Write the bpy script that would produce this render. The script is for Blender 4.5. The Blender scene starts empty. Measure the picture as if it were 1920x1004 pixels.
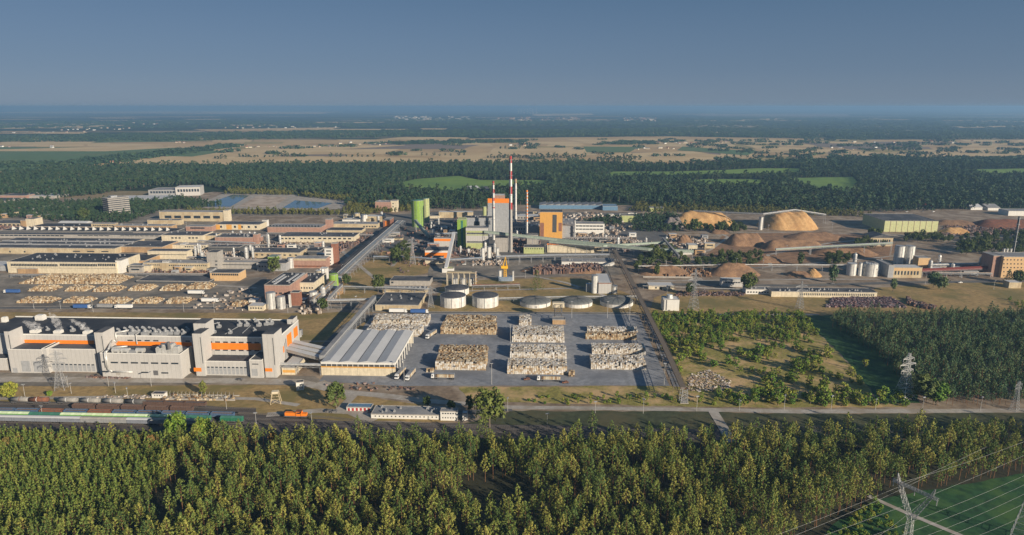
import bpy, math, random
import numpy as np
from mathutils import Vector, Matrix
random.seed(7); rng = np.random.default_rng(7)
R = math.radians
# ---------------------------------------------------------------- camera, sky, sun, exposure
scene = bpy.context.scene
FOC, CAMH = 1280.0, 180.0                    # focal length in photo pixels, camera height in metres
PT = math.atan(302/FOC)
cam_d = bpy.data.cameras.new('camera'); cam = bpy.data.objects.new('camera', cam_d)
scene.collection.objects.link(cam); scene.camera = cam
cam_d.lens = 24.0; cam_d.sensor_width = 36.0; cam_d.clip_start = 1.0; cam_d.clip_end = 300000
cam.location = (0, 0, CAMH); cam.rotation_euler = (R(90) - PT, 0, 0)
SUN_EL, SUN_AZ = R(18), R(-44)               # azimuth measured from +X, towards -Y: behind and right of the camera
sun_dir = Vector((math.cos(SUN_EL)*math.cos(SUN_AZ), math.cos(SUN_EL)*math.sin(SUN_AZ), math.sin(SUN_EL)))
sd = bpy.data.lights.new('sun', 'SUN'); sun = bpy.data.objects.new('sun', sd); scene.collection.objects.link(sun)
sd.energy = 5.0; sd.angle = R(0.5); sd.color = (1.0, 0.86, 0.68)
sun.rotation_euler = sun_dir.to_track_quat('Z', 'Y').to_euler()
world = bpy.data.worlds.new('World'); scene.world = world; world.use_nodes = True
wn = world.node_tree; wn.nodes.clear()
sky = wn.nodes.new('ShaderNodeTexSky'); sky.sky_type = 'NISHITA'; sky.sun_disc = False
sky.sun_elevation = SUN_EL; sky.sun_rotation = math.atan2(sun_dir.x, sun_dir.y)
sky.altitude = 0; sky.air_density = 1.0; sky.dust_density = 0.3; sky.ozone_density = 3.5
bg = wn.nodes.new('ShaderNodeBackground'); bg.inputs[1].default_value = 0.076
wo = wn.nodes.new('ShaderNodeOutputWorld')
hs = wn.nodes.new('ShaderNodeHueSaturation'); hs.inputs['Saturation'].default_value = .62; hs.inputs['Value'].default_value = .56
tint = wn.nodes.new('ShaderNodeMix'); tint.data_type = 'RGBA'; tint.blend_type = 'MULTIPLY'; tint.inputs[0].default_value = 1; tint.inputs[7].default_value = (.80, .92, 1.24, 1)
wn.links.new(sky.outputs[0], hs.inputs['Color']); wn.links.new(hs.outputs[0], tint.inputs[6]); 
wtc = wn.nodes.new('ShaderNodeTexCoord'); wsx = wn.nodes.new('ShaderNodeSeparateXYZ'); wn.links.new(wtc.outputs['Generated'], wsx.inputs[0])
wr = wn.nodes.new('ShaderNodeValToRGB'); wn.links.new(wsx.outputs[2], wr.inputs[0]); we = wr.color_ramp.elements
for i_, (p_, c_) in enumerate(((0, (1.70, 2.35, 3.20)), (.045, (1.22, 1.90, 2.85)), (.16, (.62, 1.32, 2.20)), (1.0, (.40, 1.0, 1.9)))):
    if i_ > 1: we.new(p_)
    we[i_].position = p_; we[i_].color = (*c_, 1)
wmx = wn.nodes.new('ShaderNodeMix'); wmx.data_type = 'RGBA'; wmx.inputs[0].default_value = .75
wn.links.new(tint.outputs[2], wmx.inputs[6]); wn.links.new(wr.outputs[0], wmx.inputs[7]); wn.links.new(wmx.outputs[2], bg.inputs[0]); wn.links.new(bg.outputs[0], wo.inputs[0])
vs = scene.view_settings; vs.view_transform = 'Standard'; vs.look = 'None'; vs.gamma = 1.0; vs.use_curve_mapping = False
vs.exposure = 0.5
scene.cycles.volume_bounces = 5; scene.cycles.max_bounces = 5; scene.cycles.transparent_max_bounces = 8
col = scene.collection
# ---------------------------------------------------------------- photo pixel -> place on the ground
CP, SP = math.cos(PT), math.sin(PT)
def ray(px, py):
    x = (px-960)/FOC; y = -(py-502)/FOC
    return (x, CP+y*SP, -SP+y*CP)
def G(px, py, z=0.0):
    d = ray(px, py); t = (z-CAMH)/d[2]; return Vector((d[0]*t, d[1]*t, z))
def proj(p):
    z = p[2]-CAMH; dep = p[1]*CP-z*SP; up = p[1]*SP+z*CP
    return 960+FOC*p[0]/dep, 502-FOC*up/dep
def hgt(px, yb, yt):
    g = G(px, yb); d = ray(px, yt); return CAMH+d[2]*g.y/d[1]
# ---------------------------------------------------------------- tags
def tag(o, label=None, cat=None, group=None, kind=None):
    if label: o['label'] = label
    if cat: o['category'] = cat
    if group: o['group'] = group
    if kind: o['kind'] = kind
    return o
def empty(name, loc, rz=0.0):
    o = bpy.data.objects.new(name, None); col.objects.link(o); o.empty_display_size = 1
    o.location = loc; o.rotation_euler = (0, 0, rz); return o
def copy_tree(o, parent=None):
    c = o.copy(); col.objects.link(c)
    c.parent = parent
    for ch in list(o.children): copy_tree(ch, c)
    return c
# ---------------------------------------------------------------- materials
MATS = {}
def mat(name, c, rough=.85, var=.18, scale=.4, metal=0.0, c2=None, sc2=.06, streak=0.0, seams=0.0, bump=0.0, spec=.3):
    if name in MATS: return MATS[name]
    m = bpy.data.materials.new(name); m.use_nodes = True; n = m.node_tree; N = n.nodes; L = n.links
    b = N['Principled BSDF']; b.inputs['Roughness'].default_value = rough; b.inputs['Metallic'].default_value = metal
    b.inputs['Specular IOR Level'].default_value = spec
    tc = N.new('ShaderNodeTexCoord')
    no = N.new('ShaderNodeTexNoise'); no.inputs['Scale'].default_value = scale; no.inputs['Detail'].default_value = 5
    no.inputs['Roughness'].default_value = .65
    L.new(tc.outputs['Object'], no.inputs['Vector'])
    def mix(a, bb, f, bt='MIX'):
        x = N.new('ShaderNodeMix'); x.data_type = 'RGBA'; x.blend_type = bt
        for i, v in ((6, a), (7, bb), (0, f)):
            if isinstance(v, bpy.types.NodeSocket): L.new(v, x.inputs[i])
            elif i == 0: x.inputs[0].default_value = v
            else: x.inputs[i].default_value = (*v, 1)
        return x.outputs[2]
    def ramp(s, a, bb):
        r = N.new('ShaderNodeMapRange'); r.inputs[1].default_value = a; r.inputs[2].default_value = bb
        L.new(s, r.inputs[0]); return r.outputs[0]
    cc = mix([v*(1-var) for v in c], [min(1, v*(1+var)) for v in c], ramp(no.outputs[0], .3, .7))
    if c2:
        n2 = N.new('ShaderNodeTexNoise'); n2.inputs['Scale'].default_value = sc2; n2.inputs['Detail'].default_value = 6
        n2.inputs['Roughness'].default_value = .6
        L.new(tc.outputs['Object'], n2.inputs['Vector'])
        cc = mix(cc, c2, ramp(n2.outputs[0], .45, .62))
    if streak:
        mp = N.new('ShaderNodeMapping'); mp.inputs['Scale'].default_value = (.9, .9, .06)
        n3 = N.new('ShaderNodeTexNoise'); n3.inputs['Scale'].default_value = 1.0; n3.inputs['Detail'].default_value = 4
        L.new(tc.outputs['Object'], mp.inputs[0]); L.new(mp.outputs[0], n3.inputs['Vector'])
        s = ramp(n3.outputs[0], .45, .75)
        mm = N.new('ShaderNodeMath'); mm.operation = 'MULTIPLY'; mm.inputs[1].default_value = streak; L.new(s, mm.inputs[0])
        cc = mix(cc, [v*.35 for v in c], mm.outputs[0])
    if seams:
        w = N.new('ShaderNodeTexWave'); w.inputs['Scale'].default_value = .105; w.wave_profile = 'SAW'
        w.bands_direction = 'X'; L.new(tc.outputs['Object'], w.inputs['Vector'])
        s = ramp(w.outputs[1], .93, .95)
        mm = N.new('ShaderNodeMath'); mm.operation = 'MULTIPLY'; mm.inputs[1].default_value = seams; L.new(s, mm.inputs[0])
        cc = mix(cc, [v*.4 for v in c], mm.outputs[0])
    L.new(cc, b.inputs['Base Color'])
    if bump:
        bp = N.new('ShaderNodeBump'); bp.inputs['Strength'].default_value = bump; bp.inputs['Distance'].default_value = .3
        L.new(no.outputs[0], bp.inputs['Height']); L.new(bp.outputs[0], b.inputs['Normal'])
    MATS[name] = m; return m
def leafmat(name, cols, sat=1.0, mode='both'):
    m = bpy.data.materials.new(name); m.use_nodes = True; n = m.node_tree; N = n.nodes; L = n.links
    b = N['Principled BSDF']; b.inputs['Roughness'].default_value = .7; b.inputs['Specular IOR Level'].default_value = .25
    oi = N.new('ShaderNodeObjectInfo'); ge = N.new('ShaderNodeNewGeometry')
    a = N.new('ShaderNodeMath'); a.operation = 'MULTIPLY_ADD'; a.inputs[1].default_value = .35
    L.new(ge.outputs['Random Per Island'], a.inputs[0])
    b2 = N.new('ShaderNodeMath'); b2.operation = 'MULTIPLY'; b2.inputs[1].default_value = .65
    L.new(oi.outputs['Random'], b2.inputs[0]); L.new(b2.outputs[0], a.inputs[2])
    cr = N.new('ShaderNodeValToRGB'); L.new(a.outputs[0], cr.inputs[0])
    e = cr.color_ramp.elements
    while len(e) < len(cols): e.new(.5)
    for i, c in enumerate(cols): e[i].position = i/(len(cols)-1); e[i].color = (*c, 1)
    L.new(cr.outputs[0], b.inputs['Base Color']); MATS[name] = m; return m
def palmat(name, cols, rough=.85, island=True, noise=0.0, const=True):
    m = bpy.data.materials.new(name); m.use_nodes = True; n = m.node_tree; N = n.nodes; L = n.links
    b = N['Principled BSDF']; b.inputs['Roughness'].default_value = rough; b.inputs['Specular IOR Level'].default_value = .2
    s = N.new('ShaderNodeNewGeometry').outputs['Random Per Island'] if island else N.new('ShaderNodeObjectInfo').outputs['Random']
    cr = N.new('ShaderNodeValToRGB'); L.new(s, cr.inputs[0])
    if const: cr.color_ramp.interpolation = 'CONSTANT'
    e = cr.color_ramp.elements
    while len(e) < len(cols): e.new(.5)
    for i, c in enumerate(cols): e[i].position = i/len(cols); e[i].color = (*c, 1)
    tc = N.new('ShaderNodeTexCoord'); no = N.new('ShaderNodeTexNoise'); no.inputs['Scale'].default_value = 2.2; no.inputs['Detail'].default_value = 4
    L.new(tc.outputs['Object'], no.inputs['Vector'])
    mr = N.new('ShaderNodeMapRange'); mr.inputs[1].default_value = .3; mr.inputs[2].default_value = .7; mr.inputs[3].default_value = .62; mr.inputs[4].default_value = 1.1
    L.new(no.outputs[0], mr.inputs[0])
    x = N.new('ShaderNodeMix'); x.data_type = 'RGBA'; x.blend_type = 'MULTIPLY'; x.inputs[0].default_value = 1
    L.new(cr.outputs[0], x.inputs[6]); L.new(mr.outputs[0], x.inputs[7])
    L.new(x.outputs[2], b.inputs['Base Color']); MATS[name] = m; return m
M = MATS
mat('white_wall', (.47,.46,.44), streak=.10, seams=.45, var=.05)
mat('white_plain', (.66,.65,.61), streak=.12, var=.06)
mat('cream', (.50,.42,.28), streak=.35, c2=(.40,.31,.19), sc2=.09)
mat('cream_light', (.60,.53,.39), streak=.35)
mat('tan', (.42,.28,.15), streak=.35, c2=(.30,.20,.12), sc2=.08)
mat('ochre', (.62,.33,.08), streak=.15, var=.08)
mat('orange', (.78,.22,.02), var=.08, rough=.6)
mat('brick', (.26,.12,.08), streak=.3)
mat('pinkish', (.36,.22,.17), streak=.35)
mat('grey_wall', (.33,.34,.35), streak=.3)
mat('concrete', (.36,.34,.31), streak=.35)
mat('dark_wall', (.07,.075,.08))
mat('roof_dark', (.06,.066,.078), c2=(.12,.12,.125), sc2=.05, rough=.8)
mat('roof_black', (.035,.038,.045), c2=(.065,.068,.075), sc2=.04, rough=.75)
mat('roof_grey', (.22,.225,.235), c2=(.30,.30,.30), sc2=.05)
mat('dome_grey', (.15,.16,.155), var=.15, streak=.2)
mat('ochre_pale', (.56,.38,.20), streak=.15, var=.08)
mat('shed_green', (.47,.49,.26), streak=.15)
mat('roof_light', (.50,.51,.52), c2=(.46,.47,.48), sc2=.05, var=.06)
mat('glass', (.03,.04,.05), rough=.25, var=.4, scale=.6, spec=.5)
mat('green_paint', (.22,.36,.06), streak=.2)
mat('green_dark', (.05,.17,.13), streak=.2)
mat('green_pale', (.40,.44,.20), streak=.2)
mat('gallery', (.30,.36,.30), streak=.2)
mat('steel', (.36,.37,.38), rough=.5, metal=.3, streak=.2)
mat('steel_bright', (.60,.60,.58), rough=.45, metal=.35, streak=.35)
mat('steel_dark', (.12,.12,.125), rough=.6)
mat('pipe_blue', (.20,.25,.32), rough=.55)
mat('rust', (.22,.09,.05), c2=(.13,.07,.05), sc2=.3)
mat('darkred', (.16,.04,.035), streak=.2)
mat('red', (.36,.045,.045), rough=.6)
mat('blue', (.05,.12,.32), rough=.5, var=.1)
mat('blue_roof', (.12,.22,.33), rough=.6)
mat('truck_white', (.72,.72,.70), rough=.4, var=.05)
mat('tyre', (.02,.02,.02))
mat('yellow', (.75,.42,.02), rough=.5)
mat('trunk', (.19,.10,.05), var=.35, scale=3)
mat('wagon_brown', (.11,.07,.055), streak=.3)
mat('trunk_grey', (.16,.13,.10), var=.3, scale=3)
mat('tank_white', (.66,.65,.61), streak=.65)
mat('asphalt', (.12,.12,.12), c2=(.17,.16,.14), sc2=.03, var=.15, scale=.3)
mat('lot_concrete', (.25,.26,.28), c2=(.17,.18,.20), sc2=.03, var=.28, scale=.25)
mat('yard_paving', (.25,.22,.18), c2=(.13,.12,.105), sc2=.025, var=.3, scale=.15)
mat('pale_gravel', (.40,.37,.33), c2=(.31,.27,.22), sc2=.08)
mat('dry_grass', (.34,.235,.10), c2=(.20,.165,.06), sc2=.03, var=.35, scale=.25, bump=.6)
mat('brown_soil', (.22,.165,.115), c2=(.36,.295,.225), sc2=.045, var=.35, scale=.2)
mat('verge_grass', (.24,.215,.06), c2=(.52,.36,.18), sc2=.05, var=.45, scale=.35, bump=.8)
mat('bank_grass', (.06,.07,.035), c2=(.10,.09,.045), sc2=.04, var=.4, scale=.25, bump=.6)  # grass darkened in its colour to carry the foreground wood's shadow
mat('deep_grass', (.022,.075,.026), c2=(.055,.12,.03), sc2=.05, var=.4, scale=.2, bump=.6)
mat('meadow', (.17,.27,.05), c2=(.12,.21,.05), sc2=.006, var=.2, scale=.03)
mat('forest_floor', (.035,.035,.02), c2=(.05,.05,.025), sc2=.05, var=.3)
mat('ballast', (.10,.085,.075), c2=(.07,.062,.06), sc2=.08, var=.3, scale=1)
mat('stubble', (.52,.36,.17), c2=(.42,.28,.13), sc2=.004, var=.12, scale=.02)
mat('stubble_pale', (.62,.46,.24), c2=(.52,.37,.18), sc2=.005, var=.1, scale=.02)
mat('field_green', (.10,.17,.06), c2=(.13,.17,.06), sc2=.003, var=.15, scale=.02)
mat('field_brown', (.22,.17,.13), var=.12, scale=.02)
mat('chips', (.29,.175,.10), c2=(.19,.115,.07), sc2=.12, var=.3, scale=.8, bump=.8)
mat('chips_gold', (.52,.32,.14), c2=(.42,.24,.10), sc2=.1, var=.3, scale=.6, bump=.8)
mat('chips_grey', (.20,.17,.16), var=.3, scale=.6, bump=.8)
mat('water', (.10,.17,.24), rough=.08, var=.05, spec=.6)
mat('sludge', (.50,.42,.34), c2=(.32,.24,.17), sc2=.05)
palmat('bales', [(.60,.56,.50),(.70,.68,.64),(.48,.40,.30),(.64,.60,.52),(.30,.24,.18),(.66,.60,.50),(.52,.46,.38),(.72,.71,.69)])
palmat('bales_tan', [(.44,.33,.20),(.56,.47,.34),(.34,.22,.12),(.50,.39,.25),(.16,.11,.07),(.46,.34,.20),(.60,.54,.42)])
palmat('bale_single', [(.60,.56,.50),(.70,.68,.64),(.48,.38,.26),(.64,.60,.52),(.38,.28,.18),(.62,.52,.38)], island=False)
palmat('scrap', [(.22,.13,.10),(.14,.10,.09),(.30,.18,.13),(.10,.08,.09),(.26,.20,.19)])
palmat('scrap_purple', [(.20,.12,.12),(.12,.09,.11),(.26,.16,.15),(.09,.07,.09),(.32,.26,.27)])
palmat('rubble', [(.50,.44,.38),(.36,.28,.22),(.58,.53,.48),(.26,.20,.15)])
leafmat('pine_leaf', [(.036,.082,.030),(.11,.165,.036),(.22,.245,.05),(.36,.31,.07)])  # wide ramp: lit and dark foliage is put into the needle greens too
leafmat('pine_leaf_young', [(.07,.13,.03),(.15,.205,.038),(.25,.265,.055)])
leafmat('pine_leaf_cool', [(.040,.09,.045),(.085,.145,.06),(.16,.19,.07)])
leafmat('broad_leaf', [(.045,.07,.02),(.07,.10,.025),(.11,.13,.03)])
leafmat('scrub_leaf', [(.05,.13,.02),(.12,.21,.025),(.22,.26,.035),(.30,.27,.05)])
leafmat('autumn_leaf', [(.13,.12,.03),(.20,.14,.04),(.26,.15,.05)])
leafmat('far_leaf', [(.020,.052,.026),(.038,.075,.032),(.07,.10,.034)])
leafmat('olive_leaf', [(.07,.11,.03),(.13,.16,.035),(.20,.20,.05)])
leafmat('far_leaf_gold', [(.09,.11,.025),(.13,.135,.03),(.18,.16,.035)])
# ---------------------------------------------------------------- mesh builder
class MB:
    def __init__(s): s.v = []; s.f = []; s.m = []; s.mi = 0
    def add(s, v, f):
        o = len(s.v); s.v += [tuple(p) for p in v]; s.f += [tuple(i+o for i in q) for q in f]; s.m += [s.mi]*len(f); return s
    def box(s, x0, x1, y0, y1, z0, z1):
        return s.add([(x0,y0,z0),(x1,y0,z0),(x1,y1,z0),(x0,y1,z0),(x0,y0,z1),(x1,y0,z1),(x1,y1,z1),(x0,y1,z1)],
            [(0,3,2,1),(4,5,6,7),(0,1,5,4),(1,2,6,5),(2,3,7,6),(3,0,4,7)])
    def obox(s, c, w, d, h, a=0.0, tilt=0.0):     # box centred on c (base), turned by a
        ca, sa = math.cos(a), math.sin(a); P = []
        for z in (0, h):
            for x, y in ((-w/2,-d/2),(w/2,-d/2),(w/2,d/2),(-w/2,d/2)):
                P.append((c[0]+x*ca-y*sa, c[1]+x*sa+y*ca, c[2]+z+x*tilt))
        return s.add(P, [(0,3,2,1),(4,5,6,7),(0,1,5,4),(1,2,6,5),(2,3,7,6),(3,0,4,7)])
    def cyl(s, x, y, z0, z1, r0, r1=None, n=20, cap=True):
        if r1 is None: r1 = r0
        v = [(x+r*math.cos(2*math.pi*i/n), y+r*math.sin(2*math.pi*i/n), z) for z, r in ((z0, r0), (z1, r1)) for i in range(n)]
        f = [(i, (i+1) % n, n+(i+1) % n, n+i) for i in range(n)]
        if cap: f += [tuple(range(n-1, -1, -1)), tuple(range(n, 2*n))]
        return s.add(v, f)
    def dome(s, x, y, z, r, h, n=24, k=5):
        v = []; f = []
        for j in range(k):
            t = j/k; rr = r*math.cos(t*math.pi/2); zz = z+h*math.sin(t*math.pi/2)
            v += [(x+rr*math.cos(2*math.pi*i/n), y+rr*math.sin(2*math.pi*i/n), zz) for i in range(n)]
        v.append((x, y, z+h))
        for j in range(k-1): f += [(j*n+i, j*n+(i+1) % n, (j+1)*n+(i+1) % n, (j+1)*n+i) for i in range(n)]
        f += [((k-1)*n+i, (k-1)*n+(i+1) % n, k*n) for i in range(n)]
        return s.add(v, f)
    def bar(s, a, b, r, n=4, r2=None):
        a = Vector(a); b = Vector(b); d = b-a
        if d.length < 1e-5: return s
        q = d.to_track_quat('Z', 'Y'); r2 = r if r2 is None else r2; v = []
        for p, rr in ((a, r), (b, r2)):
            for i in range(n):
                t = 2*math.pi*(i+.5)/n; v.append(p+q @ Vector((rr*math.cos(t), rr*math.sin(t), 0)))
        return s.add(v, [(i, (i+1) % n, n+(i+1) % n, n+i) for i in range(n)]+[tuple(range(n-1,-1,-1)), tuple(range(n, 2*n))])
    def tube(s, pts, r, n=6):
        for a, b in zip(pts, pts[1:]): s.bar(a, b, r, n)
        return s
    def beam(s, a, b, w, h):                     # box-section gallery from a to b (floor centre line)
        a = Vector(a); b = Vector(b); d = (b-a); p = Vector((-d.y, d.x, 0)).normalized()*w/2; u = Vector((0, 0, h))
        v = [a-p, a+p, a+p+u, a-p+u, b-p, b+p, b+p+u, b-p+u]
        return s.add(v, [(0,1,2,3),(7,6,5,4),(0,4,5,1),(1,5,6,2),(2,6,7,3),(3,7,4,0)])
    def prism(s, x0, x1, y0, y1, z0, z1, rise, axis='x'):    # gable roof
        if axis == 'x':
            ym = (y0+y1)/2
            return s.add([(x0,y0,z0),(x1,y0,z0),(x1,y1,z0),(x0,y1,z0),(x0,ym,z0+rise),(x1,ym,z0+rise)],
                [(0,1,5,4),(2,3,4,5),(0,4,3),(1,2,5),(0,3,2,1)])
        xm = (x0+x1)/2
        return s.add([(x0,y0,z0),(x1,y0,z0),(x1,y1,z0),(x0,y1,z0),(xm,y0,z0+rise),(xm,y1,z0+rise)],
            [(1,2,5,4),(3,0,4,5),(0,1,4),(2,3,5),(0,3,2,1)])
    def mesh(s, name, mats, smooth=False):
        me = bpy.data.meshes.new(name); me.from_pydata(s.v, [], s.f)
        for m in (mats if isinstance(mats, (list, tuple)) else [mats]): me.materials.append(m if not isinstance(m, str) else M[m])
        if any(s.m): me.polygons.foreach_set('material_index', s.m)
        if smooth: me.polygons.foreach_set('use_smooth', [True]*len(s.f))
        me.update(); return me
    def build(s, name, mats, parent=None, loc=None, rz=0, smooth=False):
        o = bpy.data.objects.new(name, s.mesh(name, mats, smooth)); col.objects.link(o)
        if parent: o.parent = parent
        if loc is not None: o.location = loc
        o.rotation_euler = (0, 0, rz); return o
def put(o, parent, loc):                          # a copy of a part under the same thing
    c = o.copy(); col.objects.link(c); c.parent = parent; c.location = loc; return c
TH = R(-2.36)                                     # the plant's street grid
# ---------------------------------------------------------------- a building and its own axes
class Bld:
    def __init__(s, name, label, cat, px, py, th=TH, group=None):
        s.o = G(px, py); s.th = th; s.u = Vector((math.cos(th), math.sin(th), 0)); s.n = Vector((-math.sin(th), math.cos(th), 0))
        s.root = empty(name, s.o, th); tag(s.root, label, cat, group)
    def V(s, px, py, v=0.0):                      # ray meets the vertical plane at depth v: (u, z)
        d = Vector(ray(px, py)); C = Vector((0, 0, CAMH)); t = (s.o+s.n*v-C).dot(s.n)/d.dot(s.n); p = C+d*t-s.o
        return p.dot(s.u), p.z
    def Z(s, px, py, z):                          # ray meets height z: (u, v)
        p = G(px, py, z)-s.o; return p.dot(s.u), p.dot(s.n)
    def part(s, mb, name, mats, label=None, smooth=False):
        o = mb.build(name, mats, s.root, smooth=smooth)
        if label: o['label'] = label
        return o
    def slab(s, xl, xr, yt, yb, v, d):            # front face in pixels on plane v, going d back: (u0,u1,v,v+d,z0,z1)
        u0, z1 = s.V(xl, yt, v); u1, _ = s.V(xr, yt, v); _, z0 = s.V((xl+xr)/2, yb, v)
        return (u0, u1, v, v+d, z0, z1)
    def windows(s, us, z, w, h, v=0.0, name='window', m='glass', side=None):
        mb = MB()
        if side is None: mb.box(-w/2, w/2, -.06, .05, -h/2, h/2)
        else: mb.box(-.05, .06, -w/2, w/2, -h/2, h/2)
        first = None
        for u in us:
            loc = (u, v, z) if side is None else (side, u, z)
            if first is None:
                first = s.part(mb, name, m); first.location = loc
            else: put(first, s.root, loc)
    def pxwin(s, x0, x1, n, y, hpx, frac=.6, v=0.0, m='glass'):
        u0, z = s.V(x0, y, v); u1, _ = s.V(x1, y, v); _, za = s.V(x0, y-hpx/2, v); h = 2*abs(za-z); st = (u1-u0)/n
        s.windows([u0+st*(i+.5) for i in range(n)], z, st*frac, h, v, m=m)
# ---------------------------------------------------------------- the ground
def mosaic():
    m = bpy.data.materials.new('far_country'); m.use_nodes = True; n = m.node_tree; N = n.nodes; L = n.links
    b = N['Principled BSDF']; b.inputs['Roughness'].default_value = .95; b.inputs['Specular IOR Level'].default_value = .05
    tc = N.new('ShaderNodeTexCoord'); mp = N.new('ShaderNodeMapping'); mp.inputs['Scale'].default_value = (1/900, 1/520, 1)
    mp.inputs['Rotation'].default_value = (0, 0, .12)
    L.new(tc.outputs['Object'], mp.inputs[0])
    nz = N.new('ShaderNodeTexNoise'); nz.inputs['Scale'].default_value = 2.5; nz.inputs['Detail'].default_value = 4; L.new(mp.outputs[0], nz.inputs['Vector'])
    ad = N.new('ShaderNodeMix'); ad.data_type = 'VECTOR'; ad.inputs[0].default_value = .12; L.new(mp.outputs[0], ad.inputs[4]); L.new(nz.outputs[1], ad.inputs[5])
    vo = N.new('ShaderNodeTexVoronoi'); vo.inputs['Scale'].default_value = 1; vo.inputs['Randomness'].default_value = .95; L.new(ad.outputs[1], vo.inputs['Vector'])
    sp = N.new('ShaderNodeSeparateColor'); L.new(vo.outputs['Color'], sp.inputs[0])
    cr = N.new('ShaderNodeValToRGB'); cr.color_ramp.interpolation = 'CONSTANT'; L.new(sp.outputs[0], cr.inputs[0])
    cs = [(0,(.032,.052,.026)),(.50,(.05,.075,.035)),(.60,(.10,.12,.05)),(.70,(.28,.21,.12)),(.80,(.07,.09,.04)),(.88,(.36,.28,.17))]
    e = cr.color_ramp.elements
    while len(e) < len(cs): e.new(.5)
    for i, (p, c) in enumerate(cs): e[i].position = p; e[i].color = (*c, 1)
    mp2 = N.new('ShaderNodeMapping'); mp2.inputs['Scale'].default_value = (1/5200, 1/1700, 1); L.new(tc.outputs['Object'], mp2.inputs[0])
    n2 = N.new('ShaderNodeTexNoise'); n2.inputs['Scale'].default_value = 1; n2.inputs['Detail'].default_value = 5; L.new(mp2.outputs[0], n2.inputs['Vector'])
    mr = N.new('ShaderNodeMapRange'); mr.inputs[1].default_value = .42; mr.inputs[2].default_value = .50; L.new(n2.outputs[0], mr.inputs[0])
    x = N.new('ShaderNodeMix'); x.data_type = 'RGBA'; L.new(mr.outputs[0], x.inputs[0]); L.new(cr.outputs[0], x.inputs[6]); x.inputs[7].default_value = (.030,.050,.026,1)
    n3 = N.new('ShaderNodeTexNoise'); n3.inputs['Scale'].default_value = .012; n3.inputs['Detail'].default_value = 4; L.new(tc.outputs['Object'], n3.inputs['Vector'])
    mr3 = N.new('ShaderNodeMapRange'); mr3.inputs[1].default_value = .3; mr3.inputs[2].default_value = .7; mr3.inputs[3].default_value = .7; mr3.inputs[4].default_value = 1.25; L.new(n3.outputs[0], mr3.inputs[0])
    y = N.new('ShaderNodeMix'); y.data_type = 'RGBA'; y.blend_type = 'MULTIPLY'; y.inputs[0].default_value = 1; L.new(x.outputs[2], y.inputs[6]); L.new(mr3.outputs[0], y.inputs[7])
    L.new(y.outputs[2], b.inputs['Base Color']); return m
mb = MB(); S = 70000; mb.add([(-S,-400,0),(S,-400,0),(S,S,0),(-S,S,0)], [(0,1,2,3)])
tag(mb.build('ground', mosaic()), kind='structure')
def wob(pts, amp, step):                         # uneven edges, in metres
    out = []
    for i, a in enumerate(pts):
        b = pts[(i+1) % len(pts)]; L = (b-a).length; n = max(1, min(60, int(L/step))); nn = Vector((-(b-a).y, (b-a).x, 0)).normalized()
        for k in range(n):
            out.append(a+(b-a)*(k/n)+nn*(random.uniform(-amp, amp) if k else 0))
    return out
def sheet(name, px, m, z, amp=0.0, step=10.0):
    pts = [G(x, y, z) for x, y in px]
    if amp: pts = wob(pts, amp, step)
    mb = MB(); mb.add(pts, [tuple(range(len(pts)))])
    o = mb.build(name, m); tag(o, kind='structure')
    if o.data.polygons[0].normal.z < 0: o.data.flip_normals()
    return o
def strip(name, px, w, m, z, amp=0.0, step=8, kerb=0.0):   # a road along a pixel polyline, w metres wide
    P = [G(x, y, z) for x, y in px]; L = []; Rr = []
    for i, p in enumerate(P):
        d = (P[min(i+1, len(P)-1)]-P[max(i-1, 0)]).normalized(); n = Vector((-d.y, d.x, 0))
        ww = (w if not isinstance(w, (list, tuple)) else w[i])/2
        L.append(p+n*ww); Rr.append(p-n*ww)
    mb = MB()
    for i in range(len(P)-1): mb.add([L[i], Rr[i], Rr[i+1], L[i+1]], [(0,1,2,3)])
    o = mb.build(name, m); tag(o, kind='structure')
    if o.data.polygons[0].normal.z < 0: o.data.flip_normals()
    if kerb:
        for s_, A in ((1, L), (-1, Rr)):
            k = MB()
            for a, b in zip(A, A[1:]): k.beam(a, b, .3, kerb)
            tag(k.build('kerb', 'concrete'), kind='structure')
    return o
# --- broad zones of the site
sheet('soil', [(-900,860),(-900,372),(300,372),(400,360),(640,372),(1000,385),(1250,385),(1700,392),(2700,392),(2700,860)], 'brown_soil', .03)
sheet('forest_ground', [(-900,1300),(-900,800),(2700,790),(2700,1300)], 'forest_floor', .06)
sheet('meadow', [(1400,1180),(1560,985),(1655,935),(1750,918),(1860,898),(1930,887),(2500,820),(2900,1180)], 'deep_grass', .10, 1.0, 6)
sheet('grass', [(-300,770),(-300,725),(560,722),(700,745),(860,770),(850,790),(560,790)], 'dry_grass', .08, 1.0, 8)
sheet('grass', [(-300,600),(-300,584),(640,588),(690,600),(640,680),(545,680),(560,600)], 'dry_grass', .08, .6, 8)
sheet('grass', [(550,655),(560,590),(640,585),(690,590),(600,670)], 'dry_grass', .10)
sheet('grass', [(620,560),(640,525),(720,470),(790,440),(800,480),(860,500),(720,530),(700,560)], 'dry_grass', .08, 1, 8)
sheet('grass', [(820,558),(830,528),(1060,520),(1110,525),(1200,560),(1225,590),(1190,588),(690,586),(700,582),(800,582)], 'dry_grass', .08, 1, 8)
sheet('grass', [(1225,560),(1260,545),(1440,545),(1640,560),(1560,592),(1220,588)], 'dry_grass', .09, 1, 8)
sheet('grass', [(1640,560),(1640,540),(1800,530),(2300,520),(2300,602),(1560,594)], 'dry_grass', .10, 1, 8)
sheet('grass', [(860,726),(1260,724),(1290,745),(1700,752),(1700,764),(1400,764),(1290,763),(880,752)], 'verge_grass', .10, .8, 4)
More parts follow.
